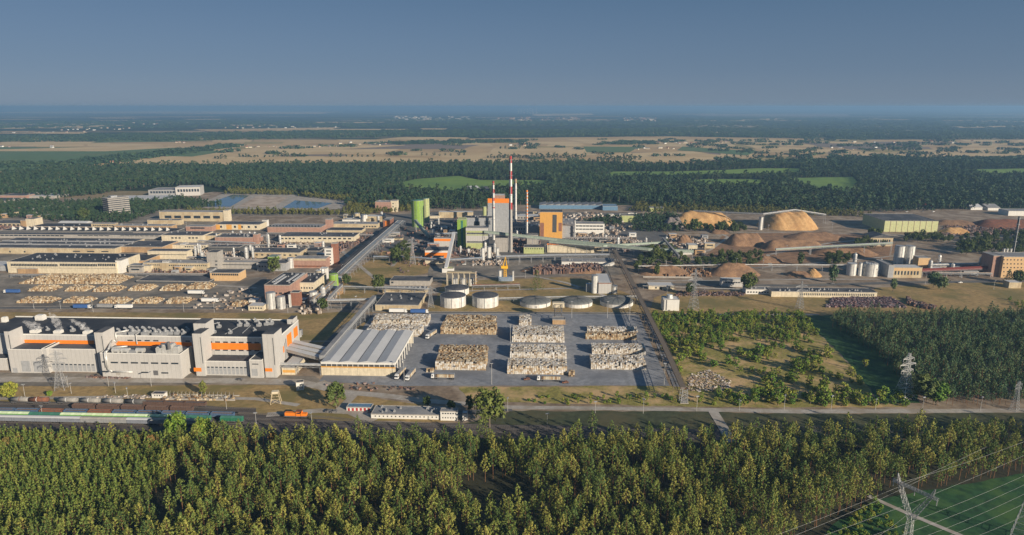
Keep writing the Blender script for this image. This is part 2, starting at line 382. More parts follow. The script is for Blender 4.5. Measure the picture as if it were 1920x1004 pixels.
sheet('grass', [(1215,590),(1500,590),(1600,690),(1650,755),(1300,757),(1262,722),(1235,650)], 'verge_grass', .12, 1.5, 6)
sheet('grass', [(1500,592),(1570,592),(1640,640),(1700,690),(1725,756),(1650,756),(1600,690),(1540,630)], 'deep_grass', .16, 1.5, 6)
sheet('railway_ballast', [(-300,800),(-300,764),(0,768),(480,776),(640,790),(620,800),(500,812)], 'ballast', .12, .8, 6)
sheet('railway_ballast', [(-300,764),(-300,752),(0,752),(300,757),(480,766),(480,775),(0,767)], 'ballast', .11, .8, 6)
sheet('verge', [(850,800),(960,770),(1300,772),(1500,776),(2300,772),(2300,830),(850,830)], 'bank_grass', .09, 1, 6)  # grass strip behind the wood, painted dark where its shadow falls
sheet('railway_ballast', [(480,795),(640,790),(980,797),(1350,806),(1350,826),(980,822),(480,822)], 'ballast', .13, .8, 6)
sheet('apron', [(-300,697),(500,703),(590,706),(620,722),(560,724),(430,720),(300,722),(160,725),(-300,720)], 'yard_paving', .14, .4, 10)
sheet('storage_lot', [(770,588),(1196,588),(1256,724),(1150,723),(740,724),(598,715),(655,650),(700,588)], 'lot_concrete', .16, .25, 10)
sheet('yard', [(-300,574),(-300,512),(240,514),(500,520),(500,575)], 'yard_paving', .14, .4, 10)
sheet('yard', [(480,600),(480,500),(640,420),(740,400),(830,420),(860,470),(830,545),(700,550),(640,560),(620,600)], 'brown_soil', .05, .4, 10)
sheet('yard', [(800,530),(810,478),(940,480),(1150,490),(1190,515),(1000,520),(860,522)], 'yard_paving', .12, 1, 10)
sheet('yard', [(700,470),(700,405),(860,395),(1180,400),(1250,440),(1250,480),(1150,490),(940,482)], 'asphalt', .11, 1, 10)
sheet('yard', [(1195,500),(1250,430),(1640,432),(1700,470),(1560,520),(1200,525)], 'brown_soil', .10, 1.5, 15)
sheet('soil', [(1250,432),(1262,424),(1640,420),(2300,430),(2300,465),(1700,470)], 'brown_soil', .12, 1.5, 15)
sheet('yard', [(-300,508),(-300,392),(300,392),(700,404),(690,430),(600,510)], 'yard_paving', .10)
sheet('dry_yard', [(430,405),(700,405),(690,420),(430,420)], 'brown_soil', .13)
sheet('bark_ground', [(1325,480),(1355,442),(1470,436),(1600,438),(1690,462),(1665,486),(1540,490),(1420,502)], 'chips', .19, 2, 12)
# --- roads
strip('road', [(-60,578),(200,577),(420,578),(540,576),(640,577),(700,583),(800,586),(1200,588)], [8,8,8,8,8,6,5,5], 'asphalt', .20, kerb=.12)
strip('road', [(-60,711),(300,713),(560,716),(640,735),(720,742),(800,752),(960,764),(1290,768),(1500,772),(1930,770),(2100,768)], [9,9,9,7,7,6,5,5,5.5,5.5,5], 'pale_gravel', .22)
strip('road', [(600,716),(660,745),(640,765),(700,790)], 7, 'pale_gravel', .19)
strip('road', [(1335,768),(1352,795),(1372,830)], 6, 'pale_gravel', .24)
strip('path', [(1628,930),(1700,962),(1815,1010),(1900,1050)], 2.7, 'pale_gravel', .20)
strip('road', [(690,772),(820,776),(960,768)], 5, 'asphalt', .18)
strip('road', [(1200,533),(1480,536),(1700,530),(1930,527),(2200,524)], 9, 'asphalt', .20)
strip('road', [(1150,590),(1300,590),(1535,590)], 4, 'pale_gravel', .2)
strip('path', [(1268,725),(1225,620),(1205,590)], 4, 'lot_concrete', .24)
strip('path', [(555,640),(640,640),(700,610)], 2, 'pale_gravel', .2)
strip('road', [(560,760),(480,748),(280,744),(-50,748)], 4, 'pale_gravel', .17)
strip('road', [(500,778),(600,770),(700,775)], 6, 'pale_gravel', .17)
strip('road', [(690,590),(655,612),(600,668)], 14, 'asphalt', .17)
for q_ in ([(1215,527),(1350,526),(1520,524),(1660,524)],[(1260,485),(1330,470),(1365,445),(1340,432)],[(1330,505),(1460,500),(1600,488),(1700,478)],[(1250,436),(1420,436),(1640,440),(1930,446)],[(1445,500),(1440,478),(1560,455),(1640,448)],[(690,560),(830,548),(900,545),(1100,540)],[(905,520),(1000,518),(1060,530),(1150,560)],[(735,500),(760,470),(790,450)],[(560,480),(625,510),(640,540)],[(0,518),(240,517),(400,535),(480,540)],[(640,470),(700,520),(720,545)]):
    strip('track', q_, 4.5, 'pale_gravel', .21, 0)
# --- ponds north of the plant
sheet('bank', [(355,390),(425,360),(520,362),(650,376),(640,392),(560,394)], 'pale_gravel', .2, 1.5, 20)
sheet('pond_water', [(372,388),(437,365),(468,367),(432,388)], 'water', .5)
sheet('settling_basin', [(446,388),(482,368),(540,370),(512,389)], 'sludge', .5, 1, 15)
sheet('pond_water', [(530,390),(553,376),(625,381),(596,391)], 'water', .5)
# --- farmland beyond the first woods
sheet('fields', [(-1200,330),(-1200,262),(300,268),(700,262),(1250,256),(1600,262),(3200,262),(3200,310),(1500,306),(1180,312),(740,312),(225,316),(0,330)], 'stubble', 1.0, 15, 120)
ri = 0
for ya, yb in ((262,266),(266,270),(270,275),(275,280),(280,286),(286,293),(293,302)):
    x = -260
    while x < 2180:
        w = random.uniform(50, 190); m = random.choice(('stubble','stubble_pale','stubble_pale','stubble','field_brown','stubble','stubble_pale','stubble_pale','verge_grass')); s = random.uniform(-14, 14); ri += 1
        if random.random() < .8 and not (ya > 290 and m == 'field_green'): sheet('field', [(x+s,ya),(x+w+s,ya+random.uniform(0,1)),(x+w-2,yb),(x+2,yb)], m, 1.04+.003*(ri % 60), 6, 80)
        x += w
for i in range(85):
    y = 207+random.random()**.9*46; x = random.uniform(-200, 2100); w = random.uniform(40, 170)*(1.3 if y < 225 else 1); hh = max(.35, (y-203)**1.35*.014)*random.uniform(.6, 1.4)
    if 228 < y < 240 and random.random() < .6: continue
    sheet('field', [(x,y),(x+w,y+random.uniform(-.3,.3)),(x+w*.9,y+hh),(x+w*.1,y+hh)], random.choice(('stubble_pale','stubble','stubble_pale','field_green')), 1.2+.04*i+max(0, (235-y))*.35, 25, 300)
FL = [('stubble_pale',[(215,305),(330,292),(640,294),(900,298),(1120,303),(1130,306),(900,304),(700,310),(400,314),(250,312)]),
 ('field_green',[(-1200,330),(-1200,275),(130,276),(330,278),(300,292),(150,312),(0,322)]),
 ('stubble_pale',[(-300,286),(20,280),(260,274),(330,277),(200,284),(60,284)]),
 ('field_green',[(300,293),(360,280),(420,284),(360,294)]),
 ('stubble_pale',[(420,284),(500,274),(760,272),(720,290),(480,291)]),
 ('field_brown',[(640,280),(760,273),(900,272),(870,280)]),
 ('stubble_pale',[(910,291),(925,278),(1090,276),(1120,292)]),
 ('field_green',[(1095,275),(1210,276),(1180,286),(1100,286)]),
 ('stubble_pale',[(1120,290),(1300,284),(1420,300),(1200,305)]),
 ('stubble_pale',[(1060,262),(1250,260),(1300,268),(1100,270)]),
 ('field_green',[(1280,275),(1420,284),(1400,292),(1270,282)]),
 ('stubble_pale',[(1390,272),(1560,280),(1700,290),(1600,296),(1440,285)]),
 ('field_brown',[(1500,268),(1720,272),(1700,280),(1540,276)]),
 ('stubble_pale',[(1640,288),(1800,278),(2200,276),(2200,296),(1720,297)]),
 ('stubble',[(1560,300),(1700,294),(2000,299),(2000,304)]),
 ('stubble_pale',[(700,262),(760,257),(880,258),(860,264)]),
 ('meadow',[(725,348),(780,336),(860,330),(900,338),(1030,338),(1020,346),(900,352),(860,358)]),
 ('meadow',[(1130,330),(1150,322),(1260,322),(1420,316),(1500,316),(1500,323),(1380,326),(1260,328)]),
 ('meadow',[(1270,340),(1330,336),(1440,337),(1420,345),(1320,346)]),
 ('meadow',[(1460,335),(1600,332),(1610,345),(1590,360),(1530,352)]),
 ('meadow',[(1800,318),(1930,316),(2000,324),(1850,326)]),
 ('field_green',[(170,268),(330,266),(420,262),(330,262),(200,264)]),
 ('stubble_pale',[(-200,262),(120,258),(90,264),(-200,270)]),
 ('stubble_pale',[(0,240),(180,235),(240,235),(150,241)]),
 ('stubble_pale',[(210,262),(350,256),(420,256),(300,262)]),
 ('stubble_pale',[(450,242),(640,239),(620,244),(480,246)]),
 ('stubble_pale',[(1600,252),(1700,250),(1690,254),(1610,254)]),
 ('stubble_pale',[(-200,212),(300,208),(640,210),(600,214),(200,213)]),
 ('stubble_pale',[(1000,214),(1110,213),(1100,217),(1010,218)]),
 ('stubble_pale',[(1350,226),(1450,222),(1480,224),(1380,228)]),
 ('field_brown',[(1300,214),(1600,213),(1580,219),(1320,218)]),
 ('stubble_pale',[(1780,238),(1920,236),(1920,239),(1790,240)])]
for i, (m, px) in enumerate(FL):
    y = min(p[1] for p in px); d = CAMH/math.tan(math.atan((y-502)/FOC)+PT)
    sheet('field', px, m, 1.3+.02*i+(d/9000), d*.006, d*.05)
# ---------------------------------------------------------------- trees
def clump(V, F, c, rx, rz, n, q, up=.35):
    """n leaf-sized quads scattered in an ellipsoid"""
    for _ in range(n):
        d = rng.normal(size=3); d /= (np.linalg.norm(d)+1e-6); r = rng.random()**.4
        p = np.array([c[0]+d[0]*r*rx, c[1]+d[1]*r*rx, c[2]+d[2]*r*rz])
        nrm = d*.9+rng.normal(size=3)*.28+np.array([0, 0, up]); nrm /= np.linalg.norm(nrm)+1e-6
        a = np.cross(nrm, rng.normal(size=3)); a /= np.linalg.norm(a)+1e-6; b = np.cross(nrm, a)
        s = q*(.6+.8*rng.random()); k = len(V)
        V += [tuple(p-a*s), tuple(p-b*s*.55), tuple(p+a*s), tuple(p+b*s*.55)]; F.append((k, k+1, k+2, k+3))
def pine(h, crown0, rad, levels, per, nq, q, young=False):
    """returns trunk MB and crown MB"""
    t = MB(); lean = Vector((rng.uniform(-.4, .4), rng.uniform(-.4, .4), 0))
    pts = [Vector((0, 0, -.3)), Vector((0, 0, h*.5))+lean*.5, Vector((0, 0, h*.93))+lean]
    t.bar(pts[0], pts[1], .17*h/15, 6, .12*h/15); t.bar(pts[1], pts[2], .12*h/15, 6, .03)
    V = []; F = []; z0 = h*crown0
    for l in range(levels):
        f = l/(levels-1); z = z0+(h-z0)*f
        prof = (math.sin(math.pi*min(1, .30+f*.70))**.8)*(1-.25*f) if not young else (1-f)**.75+.08
        rr = rad*max(.12, prof)*rng.uniform(.8, 1.15); k = max(1, int(round(per*(.45+.55*prof))))
        a0 = rng.uniform(0, 6.28)
        for j in range(k):
            a = a0+6.283*j/k+rng.uniform(-.35, .35); r = rr*rng.uniform(.55, 1.12); zz = z+rng.uniform(-.35, .35)+r*.18
            base = Vector((lean.x*f, lean.y*f, z-.25*r)); tip = Vector((math.cos(a)*r+lean.x*f, math.sin(a)*r+lean.y*f, zz))
            if not young: t.bar(base, tip, .05, 3, .015)
            clump(V, F, tip, rad*.25, rad*.25+.15, nq, q)
            if r > rad*.55 and j % 2: clump(V, F, base+(tip-base)*.5, rad*.2, rad*.15, nq//2, q)
    clump(V, F, (lean.x, lean.y, h-.1), rad*.13, .75, nq//2, q*.8)
    c = MB(); c.v = V; c.f = F; c.m = [0]*len(F); return t, c
def broad(h, rad, nc, nq, q, trunk=.22, zlow=.25):
    t = MB(); t.bar((0, 0, -.3), (0, 0, h*.55), .035*h*.6, 6, .02*h*.5)
    V = []; F = []
    for i in range(nc):
        d = rng.normal(size=3); d /= np.linalg.norm(d); f = rng.uniform(.55, 1)
        zc = h*(zlow+1)/2; p = (d[0]*rad*f*.8, d[1]*rad*f*.8, zc+d[2]*f*h*(1-zlow)/2*.85)
        if i % 3 == 0: t.bar((0, 0, h*.35), p, .09, 4, .03)
        clump(V, F, p, rad*.27, rad*.27, nq, q)
    c = MB(); c.v = V; c.f = F; c.m = [0]*len(F); return t, c
def both(t, c, tm, cm, name):
    a = MB(); a.v = list(t.v); a.f = list(t.f); a.m = [0]*len(t.f)
    o = len(a.v); a.v += c.v; a.f += [tuple(i+o for i in f) for f in c.f]; a.m += [1]*len(c.f)
    return a.mesh(name, [tm, cm])
PINES = [pine(h, c0, r, lv, 5, 13, .34) for h, c0, r, lv in
         ((16,.50,2.7,6),(14.5,.45,2.3,6),(17,.55,3.0,6),(13,.42,2.4,6),(15.5,.5,2.3,7),(12,.4,2.6,5))]
YOUNG = [pine(h, .40, r, 6, 4, 9, .27, True) for h, r in ((8.5,1.5),(7.6,1.35),(9.3,1.6),(7.2,1.5))]
COOL = [pine(h, .45, r, 6, 5, 10, .36) for h, r in ((12,2.3),(11,2.0),(13,2.4),(10,2.1))]
BROAD = [broad(h, r, 46, 15, .5) for h, r in ((11,4.2),(9,3.6),(13,4.0),(8,3.4))]
SHRUB = [broad(h, r, 34, 9, .27, zlow=.02) for h, r in ((3.4,1.5),(5.2,1.5),(2.4,1.5),(6.2,1.7))]
FAR = [broad(h, r, 14, 8, 1.3, zlow=.1) for h, r in ((13,5),(15,5.5),(11,4.5),(17,4.8))]
def instancer(name, pts, variants, label, cat, smin, smax, zscale=(.85, 1.15), kind='stuff'):
    """many plants of one wood as ONE object (geometry nodes on a point mesh)"""
    pts = np.asarray(pts, dtype=float)
    me = bpy.data.meshes.new(name); me.vertices.add(len(pts)); me.vertices.foreach_set('co', pts.ravel())
    n = len(pts)
    a = me.attributes.new('rot', 'FLOAT_VECTOR', 'POINT'); r = np.zeros((n, 3)); r[:, 2] = rng.uniform(0, 6.28, n); r[:, 0] = rng.normal(0, .03, n); r[:, 1] = rng.normal(0, .03, n); a.data.foreach_set('vector', r.ravel())
    a = me.attributes.new('scl', 'FLOAT_VECTOR', 'POINT'); s = rng.uniform(smin, smax, (n, 1))*np.ones((n, 3)); s[:, 2] *= rng.uniform(zscale[0], zscale[1], n); a.data.foreach_set('vector', s.ravel())
    a = me.attributes.new('idx', 'INT', 'POINT'); a.data.foreach_set('value', rng.integers(0, len(variants), n).astype(np.int32))
    c = bpy.data.collections.new(name+'_kinds')
    for i, v in enumerate(variants):
        o = bpy.data.objects.new(f'{name}_{i:02d}', v); c.objects.link(o)
    g = bpy.data.node_groups.new(name, 'GeometryNodeTree')
    g.interface.new_socket('Geometry', in_out='INPUT', socket_type='NodeSocketGeometry')
    g.interface.new_socket('Geometry', in_out='OUTPUT', socket_type='NodeSocketGeometry')
    N = g.nodes; L = g.links; gi = N.new('NodeGroupInput'); go = N.new('NodeGroupOutput')
    ip = N.new('GeometryNodeInstanceOnPoints'); ci = N.new('GeometryNodeCollectionInfo')
    ci.inputs['Collection'].default_value = c; ci.inputs['Separate Children'].default_value = True; ci.inputs['Reset Children'].default_value = True
    ip.inputs['Pick Instance'].default_value = True
    def attr(nm, ty):
        x = N.new('GeometryNodeInputNamedAttribute'); x.data_type = ty; x.inputs['Name'].default_value = nm
        return [q for q in x.outputs if q.enabled and q.name == 'Attribute'][0]
    L.new(gi.outputs[0], ip.inputs['Points']); L.new(ci.outputs[0], ip.inputs['Instance'])
    L.new(attr('idx', 'INT'), ip.inputs['Instance Index']); L.new(attr('scl', 'FLOAT_VECTOR'), ip.inputs['Scale'])
    er = N.new('FunctionNodeEulerToRotation'); L.new(attr('rot', 'FLOAT_VECTOR'), er.inputs[0]); L.new(er.outputs[0], ip.inputs['Rotation'])
    L.new(ip.outputs[0], go.inputs[0])
    o = bpy.data.objects.new(name, me); col.objects.link(o); md = o.modifiers.new('scatter', 'NODES'); md.node_group = g
    return tag(o, label, cat, kind=kind)
# --- where plants stand: jittered grid on the ground, kept inside pixel polygons
def inpoly(X, Y, poly):
    r = np.zeros(len(X), bool); n = len(poly)
    for i in range(n):
        x1, y1 = poly[i]; x2, y2 = poly[(i+1) % n]
        c = ((y1 > Y) != (y2 > Y)); r ^= c & (X < (x2-x1)*(Y-y1)/((y2-y1) if y2 != y1 else 1e-9)+x1)
    return r
def scatter(poly, sp, holes=(), jit=.45, thin=0.0):
    g = [G(x, y) for x, y in poly]; x0 = min(p.x for p in g); x1 = max(p.x for p in g); y0 = min(p.y for p in g); y1 = max(p.y for p in g)
    xs, ys = np.meshgrid(np.arange(x0, x1, sp), np.arange(y0, y1, sp)); X = xs.ravel()+rng.uniform(-jit, jit, xs.size)*sp; Y = ys.ravel()+rng.uniform(-jit, jit, xs.size)*sp
    dep = Y*CP+CAMH*SP; up = Y*SP-CAMH*CP; px = 960+FOC*X/dep; py = 502-FOC*up/dep
    k = inpoly(px, py, poly) & (px > -260) & (px < 2180)
    for h in holes: k &= ~inpoly(px, py, h)
    if thin: k &= rng.random(len(k)) > thin
    return np.stack([X[k], Y[k], np.zeros(k.sum())], 1), px[k], py[k]
FORE = [(-300,822),(200,826),(330,838),(480,832),(620,838),(800,838),(930,834),(960,852),(1040,850),(1080,830),(1330,840),(1395,832),(1500,826),(1930,820),(2300,818),
        (2300,835),(1930,887),(1860,898),(1750,916),(1660,932),(1570,975),(1490,1010),(1400,1150),(-300,1150)]
YP = [(-300,815),(345,832),(330,880),(290,930),(215,985),(90,1010),(-300,1010)]
holes = [[(865,905),(985,905),(1000,962),(900,985),(860,950)], [(1338,835),(1375,835),(1382,850),(1345,850)],
         [(325,905),(350,880),(360,945),(300,985),(255,990)], [(470,845),(520,842),(512,862),(478,868)]]
pf, fx, fy = scatter(FORE, 4.05, holes+[YP], thin=.10)
order = np.argsort(pf[:, 1]+(np.abs(fx-960) > 980)*1000+(fy > 1062)*1000); near = order[:300]
hn = np.sin(pf[:,0]*.16+np.sin(pf[:,1]*.11)*1.5)*np.sin(pf[:,1]*.19+pf[:,0]*.05)+.5*np.sin(pf[:,0]*.45+pf[:,1]*.3)
rest = np.array([i for i in order[300:] if not (hn[i] < -.75 and rng.random() < .75)])
TL = 'tall green pine in the nearest rows of the wood along the bottom'
protos = []
for i, (t, c) in enumerate(PINES):
    r = empty('pine_tree', (0, 0, 0)); tag(r, TL, 'pine tree', 'pines in the nearest rows of the wood')
    t.build('trunk', 'trunk', r); c.build('crown', 'pine_leaf', r); protos.append(r)
for k, i in enumerate(near):
    v = int(rng.integers(0, 6)); r = protos[v] if protos[v].location.length == 0 else copy_tree(protos[v])
    s = rng.uniform(.62, 1.05); r.location = pf[i]; r.scale = (s, s, s*rng.uniform(.85, 1.15)); r.rotation_euler = (0, 0, rng.uniform(0, 6.28))
PM = [both(t, c, M['trunk'], M['pine_leaf'], 'pine_tree') for t, c in PINES]
instancer('pine_wood', pf[rest], PM, 'dense pine wood in the foreground, behind its nearest rows', 'wood', .55, 1.08)
pyg, _, _ = scatter(YP, 2.6, holes, thin=.05)
instancer('young_pine_plantation', pyg, [both(t, c, M['trunk'], M['pine_leaf_young'], 'young_pine') for t, c in YOUNG], 'close even stand of young pines at the lower left', 'plantation', .8, 1.15)
pe, _, _ = scatter([(-300,815),(345,830),(560,838),(340,862),(-300,838)], 5.5)
instancer('forest_edge_birches', pe, [both(t, c, M['trunk_grey'], M['autumn_leaf'], 'birch') for t, c in (YOUNG[:2]+[BROAD[3]])], 'yellowing young trees along the railway edge of the wood', 'trees', .7, 1.0)
RW = [(1572,596),(1650,603),(1930,600),(2300,600),(2300,772),(1930,764),(1740,762),(1712,745),(1668,692),(1612,645),(1558,615)]
pr, _, _ = scatter(RW, 4.1, thin=.10)
instancer('pine_plantation', pr, [both(t, c, M['trunk'], M['pine_leaf_cool'], 'plantation_pine') for t, c in COOL], 'dense dark plantation of pines right of the grassy slope', 'plantation', .68, 1.25)
# --- woods north of the plant
BGW = [[(-700,335),(0,330),(100,318),(225,314),(740,310),(745,345),(700,372),(640,372),(520,363),(425,358),(380,348),(280,350),(190,365),(120,372),(-700,352)],
 [(740,310),(1120,308),(1210,312),(1400,312),(1600,302),(2600,304),(2600,392),(1930,390),(1760,396),(1560,402),(1440,396),(1250,394),(1160,380),(1010,380),(900,394),(760,394),(640,385),(700,365),(745,345)]]
MH = [[(x, y+(7 if y > np.mean([q[1] for q in p]) else 0)) for x, y in p] for m, p in FL if m == 'meadow']+[[(868,362),(880,352),(925,352),(930,362)]]
pb = np.concatenate([scatter(p, 9.5, MH, thin=.08)[0] for p in BGW])
nn_ = np.sin(pb[:,0]*.011+np.sin(pb[:,1]*.008)*2)*np.sin(pb[:,1]*.013+pb[:,0]*.004)+.5*np.sin(pb[:,0]*.04)*np.sin(pb[:,1]*.035)
pb = pb[(nn_ > -.95) | (rng.random(len(pb)) < .3)]
instancer('river_woods', pb, [both(t, c, M['trunk_grey'], M['far_leaf'], 'far_tree') for t, c in FAR], 'broad dark green woods between the plant and the farmland', 'woods', .55, 1.4)
pg = np.concatenate([scatter(p, 6.5, ())[0] for p in ([(645,394),(662,380),(560,369),(570,366),(765,372),(780,396),(700,402)],[(420,365),(440,357),(560,358),(545,367)],[(340,402),(350,398),(620,400),(700,400),(690,405)],[(1180,396),(1200,385),(1400,390),(1560,398),(1640,408),(1200,398)])])
instancer('yellow_green_copse', pg, [both(t, c, M['trunk_grey'], M['far_leaf_gold'], 'copse_tree') for t, c in FAR[:3]], 'yellowish green low trees behind the ponds and plant', 'trees', .5, .8)
pc = np.concatenate([scatter(p, 7.5, ())[0] for p in ([(60,412),(110,385),(190,378),(300,380),(330,372),(420,388),(300,398),(236,420),(160,420)],[(-200,395),(60,380),(110,378),(60,410),(-200,415)],[(1182,436),(1190,408),(1260,406),(1300,424),(1270,436)],[(1090,424),(1120,412),(1170,414),(1160,425)])])
instancer('works_trees', pc, [both(t, c, M['trunk_grey'], M['far_leaf'], 'works_tree') for t, c in FAR], 'clumps of dark green trees among the works buildings', 'trees', .55, .85)
# far tree belts: lower tree clumps, thinner with distance
BELT = [[(-900,262),(0,256),(300,252),(640,246),(1000,246),(1300,240),(1700,246),(2800,250),(2800,262),(1600,262),(1250,256),(700,258),(300,266),(-900,272)],
 [(-900,236),(400,226),(640,230),(740,222),(1100,226),(1300,222),(1460,222),(2800,222),(2800,246),(1800,244),(1300,238),(600,240),(-900,248)]]
def grove(w, d, h, n):
    V = []; F = []
    for _ in range(n): clump(V, F, (rng.uniform(-w, w), rng.uniform(-d, d), h*.5), 8, h*.5, 5, 4.2, .6)
    c = MB(); c.v = V; c.f = F; c.m = [0]*len(F); return c.mesh('grove', 'far_leaf')
GR = [grove(45, 18, 12, 26), grove(60, 14, 14, 26), grove(30, 30, 13, 26)]
pt = np.concatenate([scatter(BELT[0], 60, thin=.35)[0], scatter(BELT[1], 130, thin=.35)[0],
     scatter([(-700,318),(0,316),(130,312),(220,305),(330,291),(380,284),(430,277),(470,272),(420,276),(330,285),(200,300),(100,310)], 30)[0],
     scatter([(700,270),(1000,264),(980,268),(760,272)], 40, thin=.4)[0], scatter([(1110,272),(1270,262),(1290,268),(1130,275)], 45, thin=.6)[0],
     scatter([(1480,306),(1600,300),(2300,300),(2300,308),(1500,310)], 26, thin=.3)[0], scatter([(-200,304),(300,290),(700,266),(1250,262),(2100,264),(2100,300),(1200,304),(240,304)], 120, thin=.84)[0], scatter([(1280,262),(2100,264),(2100,298),(1350,300)], 110, thin=.72)[0], scatter([(1280,300),(1400,303),(1500,307),(1480,313),(1300,306)], 40, thin=.5)[0]])
instancer('distant_tree_belts', pt, GR, 'distant blue-green belts of trees beyond the fields', 'tree belts', .8, 1.3)
# ---------------------------------------------------------------- main white hall
hall = Bld('factory_hall', 'long white factory hall with orange bands, stair towers and steaming roof at the lower left', 'factory hall', 8, 699)
B = hall
u1, _ = B.V(512, 706)
V1 = 14.0
_, HH = B.V(300, 632, V1)
_, vb = B.Z(275, 598, HH)
b = MB(); b.box(-30, u1, V1, vb, 0, HH); B.part(b, 'wall', 'white_wall')
b = MB(); b.box(-30, u1-.3, V1+.4, vb-.4, HH, HH+.12); B.part(b, 'roof', 'roof_black')
b = MB(); b.box(-30, u1, V1-.1, V1+.3, HH, HH+.9); b.box(u1-.3, u1+.1, V1, vb, HH, HH+.9); b.box(-30, u1, vb-.3, vb+.1, HH, HH+.9); B.part(b, 'parapet', 'white_plain')
def face(xl, xr, yt, yb, v, proud, m, name, d=.3):
    s = B.slab(xl, xr, yt, yb, v, 0); b = MB(); b.box(s[0], s[1], v-proud, v+d, s[4], s[5]); return B.part(b, name, m)
face(32, 176, 637, 650, V1, .12, 'orange', 'orange_band')
face(201, 359, 640, 653, V1, .12, 'orange', 'orange_band')
face(387, 489, 643, 656, V1, .12, 'orange', 'orange_band')
def annex(xl, xr, yt, yb, v, d, name='annex', m='white_wall', z0=0, roof='roof_dark', label=None):
    s = B.slab(xl, xr, yt, yb, v, d); b = MB(); b.box(s[0], s[1], v, v+d, z0, s[5]); o = B.part(b, name, m, label)
    r = MB(); r.box(s[0]+.25, s[1]-.25, v+.25, v+d-.1, s[5], s[5]+.1)
    rr = r.build('annex_roof', roof, o); b = MB(); b.box(s[0], s[1], v-.05, v+.25, s[5], s[5]+.5); b.box(s[0], s[0]+.25, v+.25, v+d, s[5], s[5]+.5); b.box(s[1]-.25, s[1], v+.25, v+d, s[5], s[5]+.5); b.build('coping', 'white_plain', o); return s
annex(14, 78, 656, 699, 0, V1-.05); annex(78, 86, 655, 699, .4, V1-.5)
sA = annex(87, 179, 655, 698, 3, V1-3.05)
sC = annex(187, 337, 663, 704, -6, 16)
sE = annex(378, 466, 678, 704, 1, V1-1.05); annex(467, 491, 676, 706, -2.5, V1+2.4)
annex(-30, 12, 673, 697, 4, V1-4.05)
# towers
def tower(xl, xr, yt, v, d, m='white_wall'):
    s = B.slab(xl, xr, yt, 700, v, d); b = MB(); b.box(s[0], s[1], v, v+d, 0, s[5]); o = B.part(b, 'stair_tower', m)
    r = MB(); r.box(s[0]+.2, s[1]-.2, v+.2, v+d-.2, s[5], s[5]+.15); r.build('tower_roof', 'roof_dark', o)
    w = MB(); um = (s[0]+s[1])/2; w.box(s[1]-1.1, s[1]-.7, v-.08, v+.1, s[5]*.3, s[5]*.92); w.build('tower_window', 'glass', o); return s
tower(7, 17, 622, 2, 11.95); tower(176, 192, 624, 1, 12.95); sD = tower(360, 377, 626, -.6, 12); tower(362, 385, 607, 12.1, 12); tower(491, 513, 627, -1.5, 14)
tower(538, 549, 599, vb-9, 9)
b = MB(); s = B.slab(363, 377, 690, 697, -.75, 1); b.box(s[0], s[1], -.78, -.5, s[4], s[5]); B.part(b, 'orange_band', 'orange')
b = MB(); s = B.slab(497, 510, 691, 697, -1.7, 1); b.box(s[0], s[1], -1.72, -1.4, s[4], s[5]); B.part(b, 'orange_band', 'orange')
# right end wall: orange panels and a big door, on the plane u = u1
def endp(v0, v1, z0, z1, m, name):
    b = MB(); b.box(u1-.1, u1+.14, v0, v1, z0, z1); return B.part(b, name, m)
D = vb-V1
endp(V1+D*.02, V1+D*.22, HH*.42, HH*.62, 'orange', 'orange_panel'); endp(V1+D*.38, V1+D*.60, HH*.38, HH*.86, 'orange', 'orange_panel')
endp(V1+D*.72, V1+D*.92, HH*.55, HH*.88, 'orange', 'orange_panel')
endp(V1+D*.27, V1+D*.36, .1, HH*.45, 'dark_wall', 'door')
b = MB(); b.bar((u1+.6, V1+D*.30, 0), (u1+.6, V1+D*.30, HH*.8), .5, 8); b.bar((u1+.6, V1+D*.25, 0), (u1+.6, V1+D*.25, HH*.7), .4, 8); B.part(b, 'vent_pipe', 'steel')
# windows
B.pxwin(386, 489, 7, 641.5, 2.6, .62, V1); B.pxwin(386, 489, 7, 656.5, 2.4, .62, V1)
B.pxwin(236, 300, 4, 638.5, 2.4, .62, V1); B.pxwin(345, 359, 1, 640, 2.4, .6, V1)
B.pxwin(205, 337, 7, 680, 2.8, .72, -6); B.pxwin(188, 206, 1, 679, 2.8, .6, -6); B.pxwin(187, 208, 1, 697, 2.8, .6, -6); B.pxwin(261, 282, 1, 698.5, 2.5, .6, -6); B.pxwin(298, 320, 1, 699.5, 2.5, .6, -6)
def doors(x0, x1, n, yt, yb, v, m='grey_wall', frac=.8, name='bay_door'):
    s = B.slab(x0, x1, yt, yb, v, 0); st = (s[1]-s[0])/n; w = st*frac; h = s[5]-max(0, s[4])
    B.windows([s[0]+st*(i+.5) for i in range(n)], max(0, s[4])+h/2, w, h, v, name, m)
doors(88, 178, 11, 683, 696, 3); B.pxwin(88, 178, 11, 683.2, 2, .6, 2.92)
doors(379, 464, 11, 688.5, 702, 1); B.pxwin(379, 464, 11, 688.6, 2, .6, .92)
doors(38, 56, 1, 677, 697, 0, 'grey_wall', .9); doors(60, 78, 1, 677.5, 697.5, 0, 'grey_wall', .85); doors(23, 33, 1, 690, 699, 0, 'grey_wall')
doors(216, 226, 1, 696, 704, -6, 'concrete'); doors(286, 297, 1, 695, 704, -6, 'steel_dark'); doors(471, 483, 1, 692, 705, -2.5, 'grey_wall', .9)
B.pxwin(471, 486, 1, 683, 1.6, .8, -2.5)
